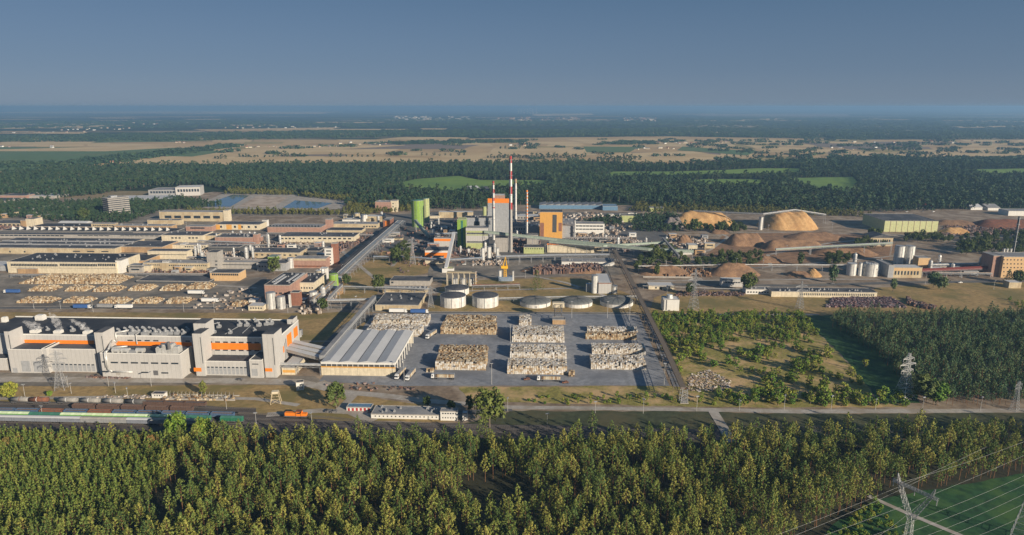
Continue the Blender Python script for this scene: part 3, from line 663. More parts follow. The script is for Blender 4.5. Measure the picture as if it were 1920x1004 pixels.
# stair ladder on the annex, pipes
z0 = sC[5]
b = MB(); ua, za = B.V(216, 622, V1-1.2); ub, zb = B.V(214, 650, V1-1.2)
uq, zq = B.V(199, 668, -7); b.tube([(ua+8, V1+6, HH+3), (ua, V1-1.2, HH+3), (ua, V1-1.2, zb+3), (ua-2.5, V1-2, z0+4), (uq, -4, z0+2), (uq, -7, z0+1), (uq, -7, 6.5), (uq+3, -7, 4.8), (uq+17, -7, 4.8)], .6, 8); B.part(b, 'steam_pipe', 'steel_bright', smooth=True)
b = MB(); b.tube([(sC[0]+4, -7, z0+1), (sC[0]+4, -7, 8)], .6, 8); b.tube([(sC[0]+4, -7, z0+1), (sC[0]+4, 0, z0+2), (sC[0]+14, 3, z0+2)], .6, 8); B.part(b, 'steam_pipe', 'steel_bright', smooth=True)
b = MB(); uc, _ = B.V(258, 640, V1); b.tube([(uc, V1+3, HH+2), (uc, V1-1, HH+2), (uc, V1-1, z0)], .4, 8); B.part(b, 'steam_pipe', 'steel_bright')
# roof plant on annex C
def unit(x, y, z, w, d, h, m='steel_bright', name='roof_unit', round_=False):
    uu, vv = B.Z(x, y, z); b = MB()
    if round_:
        b.bar((uu-w/2, vv, z+h/2), (uu+w/2, vv, z+h/2), h/2, 12); b.box(uu-w*.4, uu-w*.3, vv-d/2, vv+d/2, z, z+h*.4); b.box(uu+w*.3, uu+w*.4, vv-d/2, vv+d/2, z, z+h*.4)
    else:
        b.box(uu-w/2, uu+w/2, vv-d/2, vv+d/2, z, z+h); b.box(uu-w*.4, uu+w*.4, vv-d*.4, vv+d*.4, z+h, z+h*1.15)
    return B.part(b, name, m)
for x in (219, 236, 264): unit(x, 661, z0, 5.5, 4, 3.2, round_=True, name='air_duct')
unit(250, 661, z0, 5, 3, 1.5, 'steel')
for i in range(4):
    unit(302+i*10.5, 661, z0, 3.6, 6, 4+1.5*(i in (1, 2)), 'steel_bright', 'cooling_unit')
uu, vv = B.Z(317, 655, z0+4); b = MB(); b.cyl(uu, vv, z0+4, z0+9, 1.0, n=12); b.tube([(uu, vv, z0+8), (uu-5, vv, z0+8), (uu-5, vv, z0+5)], .5, 6); B.part(b, 'exhaust_stack', 'steel_dark')
# roof vents of the main roof (long row)
def vent(w, h):
    b = MB(); b.box(-w/2, w/2, -w/2, w/2, 0, h*.55); b.cyl(0, 0, h*.55, h*.8, w*.33, n=10); b.tube([(0, 0, h*.7), (0, 0, h), (-w*.5, 0, h*1.15)], w*.24, 6); b.cyl(w*.35, .4, 0, h*.7, w*.18, n=8); return b
vp = B.part(vent(3.3, 4.2), 'roof_ventilator', 'steel'); uu, vv = B.Z(225, 629, HH); vp.location = (uu, vv, HH)
for x, y, s in ((238,627,1),(250,629,1.3),(261,626,1),(273,629,1.25),(284,626,1),(292,629,1.1),(301,629,.9),(311,628,1.1),(322,627,1),(333,627,1),(345,628,.8),(392,619,.6),(402,625,.7),(411,615,.8),(432,626,.7),(450,612,.9),(463,612,.9),(478,622,.6),(486,612,.9),(500,610,.9),(509,609,.9),(352,622,.7),(480,604,.6),(70,624,.9),(90,620,.6),(137,622,.8),(156,618,.7)):
    uu, vv = B.Z(x, y, HH); c = put(vp, B.root, (uu, vv, HH)); c.scale = (s, s, s)
b = MB(); 
for (x0, y0, x1, y1) in ((388,612,412,606),(422,628,450,612),(455,626,470,612)):
    p = B.Z(x0, y0, HH); q = B.Z(x1, y1, HH); b.bar((p[0], p[1], HH+.5), (q[0], q[1], HH+.5), .3, 6)
B.part(b, 'roof_pipe', 'steel')
for (x, y, w, d, h) in ((67,624,14,8,3),(110,625,12,8,3),(165,626,12,8,3),(77,600,14,9,5),(10,604,8,6,5)):
    unit(x, y, HH, w*.42, d*.5, h*.7, 'white_plain', 'roof_house')
# steam
def steam(px, py, z, h, w, lean, label):
    p = B.Z(px, py, z); P = B.root.matrix_world if False else None
    o = B.o+B.u*p[0]+B.n*p[1]+Vector((0, 0, z))
    mb = MB(); n = 14; rings = 10
    for k in range(rings+1):
        t = k/rings; r = w*(.25+.75*math.sin(math.pi*(.12+.8*t))**.8); cx = lean*t*t*h; 
        for i in range(n): a = 6.283*i/n; q_ = r*random.uniform(.6, 1.25); mb.v.append((cx+q_*math.cos(a), q_*math.sin(a), h*t+random.uniform(-.5, .5)))
    for k in range(rings): mb.f += [(k*n+i, k*n+(i+1) % n, (k+1)*n+(i+1) % n, (k+1)*n+i) for i in range(n)]
    mb.f += [tuple(range(n-1, -1, -1)), tuple(range(rings*n, rings*n+n))]; mb.m = [0]*len(mb.f)
    ob = mb.build('steam_plume', 'steam', loc=o); tag(ob, label, 'steam', 'steam plumes over the hall roof', 'stuff'); return ob
m = bpy.data.materials.new('steam'); m.use_nodes = True; N = m.node_tree.nodes; L = m.node_tree.links; N.clear(); M['steam'] = m
out = N.new('ShaderNodeOutputMaterial'); pv = N.new('ShaderNodeVolumePrincipled'); pv.inputs['Color'].default_value = (.97,.97,.97,1); pv.inputs['Anisotropy'].default_value = -.25
tc = N.new('ShaderNodeTexCoord'); no = N.new('ShaderNodeTexNoise'); no.inputs['Scale'].default_value = .38; no.inputs['Detail'].default_value = 7; no.inputs['Roughness'].default_value = .6
mr = N.new('ShaderNodeMapRange'); mr.inputs[1].default_value = .42; mr.inputs[2].default_value = .80; mr.inputs[3].default_value = 0; mr.inputs[4].default_value = .34
L.new(tc.outputs['Object'], no.inputs['Vector']); L.new(no.outputs[0], mr.inputs[0]); L.new(mr.outputs[0], pv.inputs['Density']); L.new(pv.outputs[0], out.inputs['Volume'])
steam(70, 620, HH+1.5, 7, 4.2, -1.1, 'low white steam cloud drifting left off the hall roof')
steam(113, 622, HH+1.5, 14, 2.8, -.35, 'tallest white steam plume rising from the hall roof')
steam(163, 622, HH+1.5, 9, 3.2, -1.1, 'white steam plume nearest the orange middle section, leaning left')
# ---------------------------------------------------------------- warehouse with the grey four-bay roof
W = Bld('warehouse', 'white warehouse with light grey four-bay roof, open right side and thin orange stripe', 'warehouse', 603, 704)
B = W
w, _ = B.V(742, 706); _, h = B.V(603, 679); _, d = B.Z(712, 621, h)
b = MB(); b.box(0, w, 0, .4, 0, h*.62); b.box(0, .4, .4, d, 0, h); b.box(0, w, d-.4, d, 0, h*.9); B.part(b, 'wall', 'cream_light')
b = MB(); b.box(-.1, w+.1, -.15, .15, h*.60, h*.68); B.part(b, 'orange_stripe', 'ochre')
b = MB(); b.box(0, w, -.2, .3, h*.86, h+.4); b.box(w-.2, w+.2, 0, d, h*.86, h+.4); B.part(b, 'eaves_beam', 'white_plain')
b = MB(); b.box(.1, w-.1, .35, .5, h*.68, h*.86); B.part(b, 'window_strip', 'dark_wall')
nb = 4; bw = w/nb
for i in range(nb):
    r = MB(); r.prism(i*bw+.25, (i+1)*bw-.25, -.8, d+.5, h+.3, h+.3, 1.1, 'y'); B.part(r, 'roof', 'roof_light')
g = MB()
for i in range(1, nb): g.box(i*bw-.25, i*bw+.25, -.8, d+.5, h+.25, h+.42)
B.part(g, 'gutter', 'steel_dark')
c0 = None
mbp = MB(); mbp.box(-.25, .25, -.25, .25, 0, h*.86)
col0 = B.part(mbp, 'column', 'white_plain'); col0.location = (w-.3, .3, 0)
for i in range(1, 9): put(col0, B.root, (w-.3, .3+i*(d-.6)/8, 0))
f = MB(); f.box(-.15, .15, -.12, .2, 0, h*.24); p0 = B.part(f, 'mullion', 'white_plain'); p0.location = (w/14, 0, h*.64)
for i in range(2, 14): put(p0, B.root, (w*i/14, 0, h*.64))
# bales stored inside
b = MB()
for i in range(26):
    for k in range(7):
        for l in range(3):
            if random.random() < .85: b.obox((3+i*(w-10)/26, 6+k*6, l*1.9), 1.7, 3.6, 1.8, random.uniform(-.05, .05))
o = b.build('paper_bales', 'bales', loc=B.o, rz=B.th); tag(o, 'paper bales stacked inside the open-sided warehouse', 'bales', kind='stuff')
# ---------------------------------------------------------------- the rest of the works: a table of buildings
BN = {}
def bld(name, label, xl, xr, yb, yt, yr, wall, roof, wins=(), bands=(), vents=0, cat='building', th=TH, group=None, kind='flat', lip='concrete', depth=None, base=0, tallside=None):
    B = Bld(name, label, cat, xl, yb, th, group)
    w, _ = B.V(xr, yb); h = B.V(xl, yt)[1]
    d = depth if depth else max(4, B.Z((xl+xr)/2, yr, h)[1])
    b = MB(); b.box(0, w, 0, d, 0, h); B.part(b, 'wall', wall)
    if kind == 'flat':
        r = MB(); r.box(.25, w-.25, .25, d-.25, h, h+.1); B.part(r, 'roof', roof)
        l = MB(); l.box(-.1, w+.1, -.1, .25, h-.25, h+.35); l.box(-.1, w+.1, d-.25, d+.1, h-.25, h+.35); l.box(-.1, .25, .25, d-.25, h-.25, h+.35); l.box(w-.25, w+.1, .25, d-.25, h-.25, h+.35); B.part(l, 'cornice', lip)
    elif kind == 'gable':
        r = MB(); r.prism(-.5, w+.5, -.6, d+.6, h, h, min(d*.16, 5), 'x'); B.part(r, 'roof', roof)
    elif kind == 'gable_y':
        r = MB(); r.prism(-.5, w+.5, -.6, d+.6, h, h, min(w*.16, 5), 'y'); B.part(r, 'roof', roof)
    elif kind == 'saw':
        r = MB(); n = max(2, int(w/12))
        for i in range(n):
            a = i*w/n; c = (i+1)*w/n
            r.add([(a,0,h),(c,0,h),(c,d,h),(a,d,h),(c-.4,0,h+2.6),(c-.4,d,h+2.6)], [(0,4,5,3),(1,2,5,4),(0,1,4),(2,3,5)])
        B.part(r, 'roof', roof)
    for (x0, x1, n, y, hp, *rest) in wins: B.pxwin(x0, x1, n, y, hp, rest[0] if rest else .6)
    for (x0, x1, y0, y1, m, nm) in bands:
        s = B.slab(x0, x1, y0, y1, 0, 0); q = MB(); q.box(s[0], s[1], -.12, .05, max(.05, s[4]), s[5]); B.part(q, nm, m)
    if vents:
        q = MB(); q.box(-.8, .8, -.8, .8, 0, 1.2); q.cyl(0, 0, 1.2, 2.0, .5, n=8)
        f = None
        for i in range(vents):
            loc = (random.uniform(.06, .94)*w, random.uniform(.15, .85)*d, h+.1)
            if f is None: f = B.part(q, 'roof_vent', 'steel'); f.location = loc
            else:
                c = put(f, B.root, loc); s_ = random.uniform(.5, 1.05); c.scale = (s_, s_, s_)
    B.w, B.d, B.h = w, d, h; BN[label] = B
    return B
F_ = 'factory_building'
# left-hand old works, back to front
bld('office_building', 'white modern office block with glazed front, farthest left of the ponds', 330, 376, 368, 352, 348, 'white_wall', 'roof_light', [(332,374,8,358,5,.7)], th=R(12), cat='office building')
bld('office_building', 'long low white office wing running left from the glazed block', 279, 329, 368, 357, 352, 'grey_wall', 'roof_grey', [(281,328,9,361,4,.7)], cat='office building', th=R(4))
bld('storage_hall', 'long low grey-white hall between the trees behind the office tower', 190, 320, 381, 375, 367, 'grey_wall', 'roof_light', vents=6, cat='hall', th=R(6))
bld(F_, 'long cream hall with scalloped front and tall end tower near the ponds', 300, 420, 415, 397.5, 394.5, 'cream', 'roof_grey', [(306,415,6,407,5,.7)])
bld('stair_tower', 'cream end tower of the long hall near the ponds', 420, 429, 416, 395, 393, 'cream_light', 'roof_grey', cat='tower')
bld(F_, 'low cream building in front of the scalloped hall', 277, 338, 422, 413, 411, 'cream', 'roof_dark', vents=3)
bld(F_, 'tan building with window row just right of the cream box', 215, 322, 431.5, 423.5, 420.5, 'tan', 'roof_grey', [(218,320,24,427,2)], vents=8)
bld(F_, 'cream two-storey box above the row of white fins', 172, 215, 430, 420, 418, 'cream', 'roof_grey', [(174,213,12,423,2,.7),(174,213,12,427,2,.7)])
bld(F_, 'long dark-roofed hall left of the cream two-storey box', 60, 172, 429, 425, 419, 'tan', 'roof_black', vents=4)
bld('greenhouse_roof_hall', 'low hall with a bright pale arched roof light among the left buildings', 108, 160, 421, 419.5, 416, 'grey_wall', 'roof_light', kind='gable', cat='hall')
bld(F_, 'tan block with brick side at the far left edge', 50, 66, 426, 411, 409, 'cream_light', 'roof_dark', depth=18)
bld(F_, 'brown block beside the tan block at the far left', 40, 50, 426, 414, 411, 'tan', 'roof_dark')
bld(F_, 'cream low shed at the far left edge behind the fins', -20, 40, 425, 419, 413, 'cream', 'roof_dark', [(-10,38,6,422,3)])
bld('barracks', 'small cream shed under trees left of the office tower', 66, 120, 411, 405, 402, 'tan', 'roof_grey', cat='shed', th=R(9))
bld('barracks', 'low pale shed below the office tower', 215, 265, 404, 400, 396, 'grey_wall', 'roof_grey', [(218,262,8,402,2)], cat='shed')
fin = bld(F_, 'dark hall crossed by a row of upright white fins', 0, 326, 440, 433, 427, 'dark_wall', 'roof_black')
b = MB(); b.add([(-.45,-.2,0),(.45,-.2,0),(.45,9,0),(-.45,9,0),(-.45,2,5),(.45,2,5)], [(0,1,5,4),(1,2,5),(0,4,3),(2,3,4,5)])
f0 = fin.part(b, 'roof_fin', 'white_plain'); f0.location = (fin.w*.05, fin.d*.25, fin.h)
for i in range(1, 22): put(f0, fin.root, (fin.w*(.05+.0425*i), fin.d*.25, fin.h))
bld(F_, 'long white wall building with dark window strips left of centre', -20, 300, 446.5, 439.5, 437, 'concrete', 'roof_dark', [(0,120,14,441.5,2.2,.85),(145,205,6,441.5,2.2,.85),(225,298,8,441.8,2.2,.85)])
hA = bld(F_, 'widest dark-roofed hall with long cream front wall on the left', -40, 216, 475.5, 464.5, 446.5, 'cream', 'roof_dark', [(5,60,2,472,3,.1),(130,210,3,471.5,2,.5)], vents=40)
for f_ in (.3, .62):
    q = MB(); q.prism(0, hA.w, hA.d*f_-1.6, hA.d*f_+1.6, hA.h+.1, hA.h+.1, 1.5, 'x'); hA.part(q, 'roof_ridge', 'roof_grey')
bld(F_, 'brick-fronted section joining the widest dark-roofed hall', 221, 305, 473.5, 463, 452, 'tan', 'roof_dark', vents=5)
hB = bld(F_, 'dark-roofed hall with long white glazed front above the bale heaps', 16, 219, 512, 491, 475, 'cream_light', 'roof_black', [(20,108,30,497,4.5,.8),(112,182,24,497,4.5,.8),(183,216,10,497,4.5,.8)], [(20,218,502,503.4,'steel_dark','canopy')], vents=26)
bld('stair_tower', 'white stepped end tower of the glazed dark-roofed hall', 219, 230, 513, 489, 484, 'white_plain', 'roof_grey', cat='tower')
bld(F_, 'small loading shed at the foot of the glazed hall', 34, 70, 513, 504, 500, 'tan', 'roof_grey')
bld(F_, 'low pale-roofed shed at the left picture edge beside the glazed hall', -30, 15, 508, 499, 490, 'grey_wall', 'roof_light')
bld(F_, 'cream building with one long dark window beside the white end tower', 241, 283, 510.5, 498.5, 494, 'cream_light', 'roof_grey', [(244,270,1,504.8,2.2,1.0)], vents=4)
bld(F_, 'dark sloping-roof link building behind the cream one-window building', 219, 272, 497, 489, 477, 'tan', 'roof_black')
bld(F_, 'cream double-band building with dark roof left of the pipework', 278, 352, 486, 471, 467, 'cream_light', 'roof_dark', [(282,350,1,477.5,.9,1)])
bld(F_, 'long cream wall building with dark roof and small paired windows', 304, 381, 454.5, 441.5, 434, 'cream_light', 'roof_dark', [(320,340,3,446.5,2.5),(352,372,3,446.5,2.5)], vents=5)
bld(F_, 'cream pilaster building right of the paired-window building', 384, 404, 453, 442, 437, 'cream', 'roof_dark')
bld(F_, 'brown building with pipes and chimney stubs in the left-centre works', 404, 474, 459, 445, 438, 'pinkish', 'roof_dark', vents=14)
bld('stair_tower', 'narrow pinkish tower in the left-centre works', 476, 484, 459, 440, 438, 'pinkish', 'roof_dark', cat='tower')
bld(F_, 'narrow white office strip with red gutter behind the double-band building', 318, 387, 467, 459.5, 456, 'cream_light', 'roof_grey', [(346,386,10,463,2.5)])
bld('gatehouse', 'white cube building between office strip and cream wall', 338, 347, 467, 458, 455, 'white_plain', 'roof_light')
bld(F_, 'orange and cream building with square windows and dark roof', 404, 487, 431, 421, 415.5, 'cream_light', 'roof_dark', [(408,486,6,425.5,4,.3)], [(404,412,421.5,430.5,'ochre','painted_panel'),(424,434,421.5,430.5,'ochre','painted_panel'),(446,452,421.5,430.5,'ochre','painted_panel')])
bld(F_, 'low brown brick building left of the orange and cream building', 349, 397, 434.5, 425, 422, 'pinkish', 'roof_grey', [(355,385,1,428,2.6,.9)])
bld(F_, 'white lift cube right of the orange and cream building', 492, 501, 425, 413.5, 412, 'white_plain', 'roof_grey')
bld(F_, 'long brown ribbed building with grey skeleton roof behind the pipe rack', 502, 602, 436, 426, 420, 'pinkish', 'roof_grey', [(504,600,16,424.5,4,.55)])
bld('tower_building', 'white windowless tower rising in the left-centre works', 390, 410, 508, 474, 469, 'concrete', 'roof_dark', [(402,409,1,490,2,.6),(402,409,1,497,2,.6),(402,409,1,503,2,.6)], cat='tower')
bld(F_, 'long grey two-band building running right behind the white windowless tower', 410, 482, 504, 492, 489, 'concrete', 'roof_grey', [(412,481,1,496.5,1.2,1)])
bld(F_, 'dark flat-roofed hall above the white windowless tower', 390, 450, 471, 463.5, 459, 'dark_wall', 'roof_dark', vents=4)
bld(F_, 'cream mixed-height row of workshops left of the white tower', 270, 390, 509, 493, 488, 'cream', 'roof_grey', [(274,300,8,497,2),(316,388,18,498,2),(280,300,5,505,4)], vents=12)
bld('stair_tower', 'white narrow tower amid the mixed-height workshops', 306, 317, 509, 491, 489, 'white_plain', 'roof_light', [(308,316,2,496,1.5),(308,316,2,501,1.5)], cat='tower')
bld(F_, 'cream box building with window row above the lower yard', 395, 449, 527, 512, 505, 'ochre_pale', 'roof_dark', [(397,447,14,515,3.5,.8)], vents=0)
bld('canopy', 'wide low dark canopy above the bale heaps', 256, 392, 531, 527, 516, 'dark_wall', 'roof_dark', cat='canopy')
# centre-left
bld(F_, 'long cream hall with pilasters, paired windows and dark roof in the centre-left', 523, 664, 454.5, 443.5, 436, 'cream_light', 'roof_dark', [(526,554,4,447.5,2.6),(562,590,4,447.5,2.6),(595,660,7,447.5,2.6)], vents=8)
bld(F_, 'dark shed with two skylights in front of the L-shaped cream hall', 612, 678, 437, 432, 427, 'cream', 'roof_black', [(636,650,2,429.5,3)])
bld(F_, 'L-shaped cream hall with brown end tower near the pipe rack', 622, 708, 428, 420, 416, 'cream', 'roof_grey', [(680,706,5,425,2.5)], vents=6)
bld('stair_tower', 'grey-brown end tower of the L-shaped hall', 611, 622, 431, 412, 410, 'pinkish', 'roof_grey', cat='tower')
bld(F_, 'pale building behind the L-shaped hall beside a round tank', 687, 716, 416, 406, 403, 'cream', 'roof_light')
bld(F_, 'low white building left of the round tank behind the L-shaped hall', 642, 674, 418, 412, 409, 'white_plain', 'roof_grey')
bld(F_, 'pink windowless building topped by grey tanks near the green silos', 704, 734, 398, 379, 376, 'pinkish', 'roof_grey', vents=6)
bld('tower_building', 'cream tower block attached to the pink building near the green silos', 733, 745, 398, 377, 375, 'cream_light', 'roof_grey', [(735,739,1,382,2),(735,739,1,388,2)], cat='tower')
bld(F_, 'orange-red box building beside the head of the pipe rack', 719, 732, 427, 413, 408, 'brick', 'roof_grey', bands=[(722,730,415,424,'orange','orange_panel')])
bld(F_, 'long light building with dark roof right of the cream box building', 452, 562, 484, 473.5, 465, 'cream', 'roof_dark', [(455,560,10,478,2.5,.4)], vents=4)
bld(F_, 'dark teal-roofed low hall left of the balcony tower', 563, 600, 477, 471, 464, 'dark_wall', 'roof_black', vents=3)
bld(F_, 'broad brown-striped building between the steel silo and balcony tower', 551, 612, 503, 485, 480, 'pinkish', 'roof_grey', bands=[(551,611,485.5,489,'cream','light_band'),(551,611,498,501,'rust','rusty_band')])
bt = bld('balcony_tower', 'tower with stacked white balconies on its left half, by the pipe rack', 610, 623, 498, 466, 462, 'white_plain', 'roof_grey', [(611,621,1,y,2.2,.9) for y in (471,477,483,488.5,494.5)], cat='tower')
bld('brick_tower', 'brown brick half of the balcony tower, slightly taller', 623, 634, 496, 457, 455, 'brick', 'roof_grey', cat='tower')
bld(F_, 'blue-shaded building with green box extension behind a tree', 482, 537, 508, 494, 488, 'grey_wall', 'roof_dark', [(484,500,3,500,3)])
bld(F_, 'lime green box on the shaded building behind a tree', 503, 519, 493, 482, 479, 'green_paint', 'green_dark')
bld(F_, 'white box building between skylight building and lime tank', 601, 613, 526, 504, 501, 'white_plain', 'roof_light')
bld(F_, 'small white box beside the white box building', 592, 601, 528, 509, 506, 'cream_light', 'roof_light')
sk = bld('process_building', 'pink-fronted process building with dark roof and slanting white skylights', 498, 545, 566, 535, 511, 'pinkish', 'roof_black', [(503,540,4,550,3)], bands=[], vents=5)
q = MB(); q.box(-1, 1, 0, sk.d*.6, 0, .5)
f0 = sk.part(q, 'skylight', 'roof_light'); f0.location = (sk.w*.18, sk.d*.2, sk.h+.1)
for k, a in ((.40, .1), (.75, .45), (.95, .55)): c = put(f0, sk.root, (sk.w*k-1, sk.d*a*.6, sk.h+.1))
bld(F_, 'cream stepped building behind the pink-fronted building', 546, 590, 552, 530, 512, 'cream_light', 'roof_black', [(548,588,8,540,3,.5)], vents=10)
bld(F_, 'brick wing at the right end of the pink-fronted building', 546, 562, 574, 549, 545, 'brick', 'roof_dark')
bld(F_, 'low pinkish connecting wing behind the steel silos', 562, 580, 562, 552, 548, 'pinkish', 'roof_dark')
bld('shed', 'white stepped shed left of the two shiny silos', 466, 494, 583, 574, 568, 'cream_light', 'roof_light', [(468,492,5,578,2.5)], cat='shed')
bld('shed', 'small white cabin behind the stepped shed', 467, 484, 571, 563, 559, 'white_plain', 'roof_light', cat='shed')
bld(F_, 'brown flat building with long ridge roof left of the white tanks', 704, 785, 583, 572, 549, 'cream', 'roof_dark', [(706,730,1,578,6,.05)], vents=6)
bld(F_, 'long low building with brown fascia and rooftop coolers, above the ridge-roof building', 716, 800, 550, 542, 537, 'cream', 'roof_grey', vents=14)
bld(F_, 'dark-roofed rectangular building with white front left of the tank frame', 731, 806, 535.5, 527, 518, 'concrete', 'roof_dark', [(733,738,1,530,3,.8)])
bld(F_, 'orange-banded lower building with grey roof below the power plant', 797, 842, 484, 470, 463, 'orange', 'roof_dark', bands=[(797,841,470.5,474,'white_plain','white_band')])
bld(F_, 'white building with orange top band behind the slanting conveyor', 814, 847, 463, 447, 445, 'white_wall', 'roof_grey', bands=[(814,846,448,452.5,'orange','orange_band')])
bld(F_, 'low white loading building under the orange-banded building', 797, 835, 495, 489, 486, 'cream_light', 'roof_grey', [(822,832,1,492,4,.9)])
bld(F_, 'small white hut at the foot of the slanting conveyor', 829, 850, 512, 504, 501, 'white_plain', 'green_pale')
bld(F_, 'long pale building far behind the green power building', 823, 886, 409, 398, 396, 'cream', 'roof_light')
bld(F_, 'grey two-storey shed behind the power building, near the green silos', 805, 824, 410, 405, 402, 'cream_light', 'roof_dark')
bld(F_, 'dark low workshop between green silos and power building', 812, 846, 430, 422, 416, 'grey_wall', 'roof_dark', [(815,843,4,427,2.5)])
# power block
bld('boiler_house', 'tall grey boiler house with bright orange top', 915, 955, 440, 378, 374, 'grey_wall', 'roof_grey', bands=[(914.5,955.5,372.5,381,'orange','orange_top')], cat='power plant building', depth=24)
bld('boiler_house_penthouse', 'pinkish penthouse on top of the tall boiler house', 926, 946, 440, 366.5, 364, 'pinkish', 'roof_light', cat='penthouse', depth=14)
bld('power_building', 'lime green and white striped power building with two window bands', 874, 915, 468, 428, 424, 'white_wall', 'roof_grey', [(875,914,20,438,3,.8),(875,914,20,454,2.6,.8)], [(874,915,433,436.5,'green_pale','green_band'),(874,915,440,442,'green_pale','green_band'),(874,915,456,467,'green_pale','green_band')], cat='power plant building')
bld('power_building', 'pale grey upper block behind the striped green power building', 871, 922, 444, 409, 405, 'grey_wall', 'roof_dark', [(908,920,4,418,8,.5),(888,900,1,420,9,.9)], vents=5, cat='power plant building')
bld('green_tower', 'bright green stair tower at the left of the striped power building', 858, 873, 464, 412, 408, 'green_paint', 'green_pale', bands=[(864,868,414,462,'green_dark','dark_strip')], cat='tower')
bld(F_, 'brown rounded-front building between the striped building and main chimney', 928, 952, 473, 447, 443, 'concrete', 'roof_dark', cat='power plant building')
bld('orange_block', 'tall plain ochre-orange block with dark vertical slots', 1012, 1054, 448, 398, 394.5, 'ochre', 'roof_dark', bands=[(1036,1044,403,436,'dark_wall','dark_slot'),(1013,1020,418,448,'brick','dark_slot'),(1047.5,1053.5,418,434,'brick','dark_slot')], cat='power plant building', depth=26)
bld(F_, 'white office building with horizontal stripes right of the ochre block', 1077, 1133, 439, 420, 416, 'white_plain', 'roof_grey', [(1079,1131,8,424,2.4,.9),(1079,1131,8,430,2,.9)], cat='office building')
bld(F_, 'long white building with orange roof edge in front of the ochre block', 1026, 1114, 474, 460, 455, 'cream_light', 'roof_light', [(1092,1112,8,468,2.2,.4)], [(1026,1083,456.8,459.5,'orange','orange_fascia')], vents=10)
bld(F_, 'small cream building right of the orange-edged building', 1115, 1140, 471, 463, 460, 'cream', 'roof_dark', [(1118,1122,1,467,4,.7)])
bld(F_, 'pale green walled building at the foot of the striped orange chimney', 982, 1020, 476, 464, 459, 'green_pale', 'roof_dark', [(984,1018,8,466.5,2.2,.4)])
bld(F_, 'plain pinkish block behind the striped orange chimney', 988, 1009, 462, 441, 438, 'concrete', 'roof_dark')
bld(F_, 'grey building with flues right of the ochre block', 1054, 1078, 447, 424, 410, 'grey_wall', 'roof_grey', vents=8)
bld(F_, 'long white building with grey flat roof above the scrap heap', 1053, 1152, 498.5, 491, 484, 'white_plain', 'roof_grey', [(1072,1085,1,496,4,.9),(1100,1130,3,496,3,.7)], vents=8)
bld(F_, 'low dark workshops between boiler house and ochre block', 958, 1010, 436, 425, 416, 'grey_wall', 'roof_dark', [(962,985,5,430,4)], vents=8)
bld(F_, 'pale low shed right of the tall boiler house', 968, 1010, 412, 406, 402, 'concrete', 'roof_light', [(970,1008,7,409,2.5)])
bld('storage_hall', 'wide hall with faded blue roof behind the ochre block', 1011, 1130, 392, 385, 380.5, 'blue_roof', 'roof_grey', [(1085,1150,1,389,.1,1)], vents=10, cat='hall', kind='saw')
bld('storage_hall', 'blue-walled low hall right of the wide faded hall', 1130, 1158, 395, 387, 383, 'blue_roof', 'blue_roof', cat='hall')
bld('shed', 'yellow-green walled shed beyond the trees, right of centre', 1165, 1191, 417, 404.5, 402, 'green_pale', 'roof_dark', cat='shed')
bld('shed', 'small yellow shed behind the yellow-green shed', 1218, 1245, 397, 390, 387.5, 'green_pale', 'roof_grey', cat='shed')
bld('shed', 'white-roofed farm building on the meadow edge left of the main chimney', 882, 902, 362, 356, 350, 'white_plain', 'roof_light', cat='shed', kind='gable', th=R(25))
bld('shed', 'dark roofed barn on the meadow edge left of the main chimney', 902, 926, 363, 358, 350, 'concrete', 'roof_dark', cat='barn', kind='gable')
# right of centre
bld('silo_building', 'white building beside the small grey silo above the domed tanks', 1122, 1146, 551, 531, 514, 'white_wall', 'roof_light', bands=[(1122,1146,531,532.5,'brick','brick_fascia')])
bld('shed', 'small white hut left of the small grey silo', 1099, 1109, 548, 534, 531, 'grey_wall', 'roof_light', cat='shed')
bld('shed', 'low white house with garage door beneath the brown heap', 1216, 1264, 543, 536, 530, 'cream_light', 'roof_light', [(1228,1232,1,540,3,.8),(1236,1242,1,540.5,5,.9)], cat='house')
cl = bld('cooling_building', 'white square cooling building with round roof fan at the field edge', 1243, 1273, 583, 562, 556, 'white_plain', 'roof_light', bands=[(1244,1246,563,582,'steel_dark','ladder'),(1249,1251,563,582,'steel_dark','ladder')])
q = MB(); q.cyl(cl.w*.45, cl.d*.5, cl.h+.1, cl.h+3.2, 3.2, 2.6, 16); cl.part(q, 'fan', 'steel_bright')
bld('shed', 'bluish white shed against the right-hand brown heap', 1352, 1392, 538, 524, 521, 'white_wall', 'roof_light', [(1355,1388,7,530,2.2,.8)], cat='shed')
bld(F_, 'low white building with two colour doors at the left end of the long depot', 1398, 1450, 552, 543, 538, 'white_plain', 'roof_grey', [(1400,1448,9,548,2.5,.6)], vents=4)
dp = bld('depot', 'very long low depot with ribbed wall and roof full of pale units', 1446, 1644, 557, 547, 540, 'cream_light', 'roof_dark', [(1500,1640,40,552,4,.5)], vents=24, cat='depot')
gsh = bld('storage_shed', 'big pale green ribbed shed at the right, behind the brown stockpiles', 1657, 1757, 435, 414.5, 411, 'shed_green', 'roof_dark', [(1660,1755,14,412.8,1.4,.6)], cat='shed', depth=70)
q = MB(); q.box(-.25, .25, -.35, .1, 0, gsh.h); f0 = gsh.part(q, 'wall_rib', 'cream'); f0.location = (gsh.w/9, 0, 0)
for i in range(2, 9): put(f0, gsh.root, (gsh.w*i/9, 0, 0))
bld('tanks_building', 'ochre and grey mixing plant building below twin silos at the right', 1673, 1727, 521, 502, 497, 'cream', 'roof_light', [(1676,1724,8,512,7,.5)], bands=[(1673,1726,503,508,'ochre_pale','ochre_band')])
bld(F_, 'grey arched side building left of the ochre mixing plant', 1664, 1674, 521, 498, 489, 'grey_wall', 'roof_grey', depth=30)
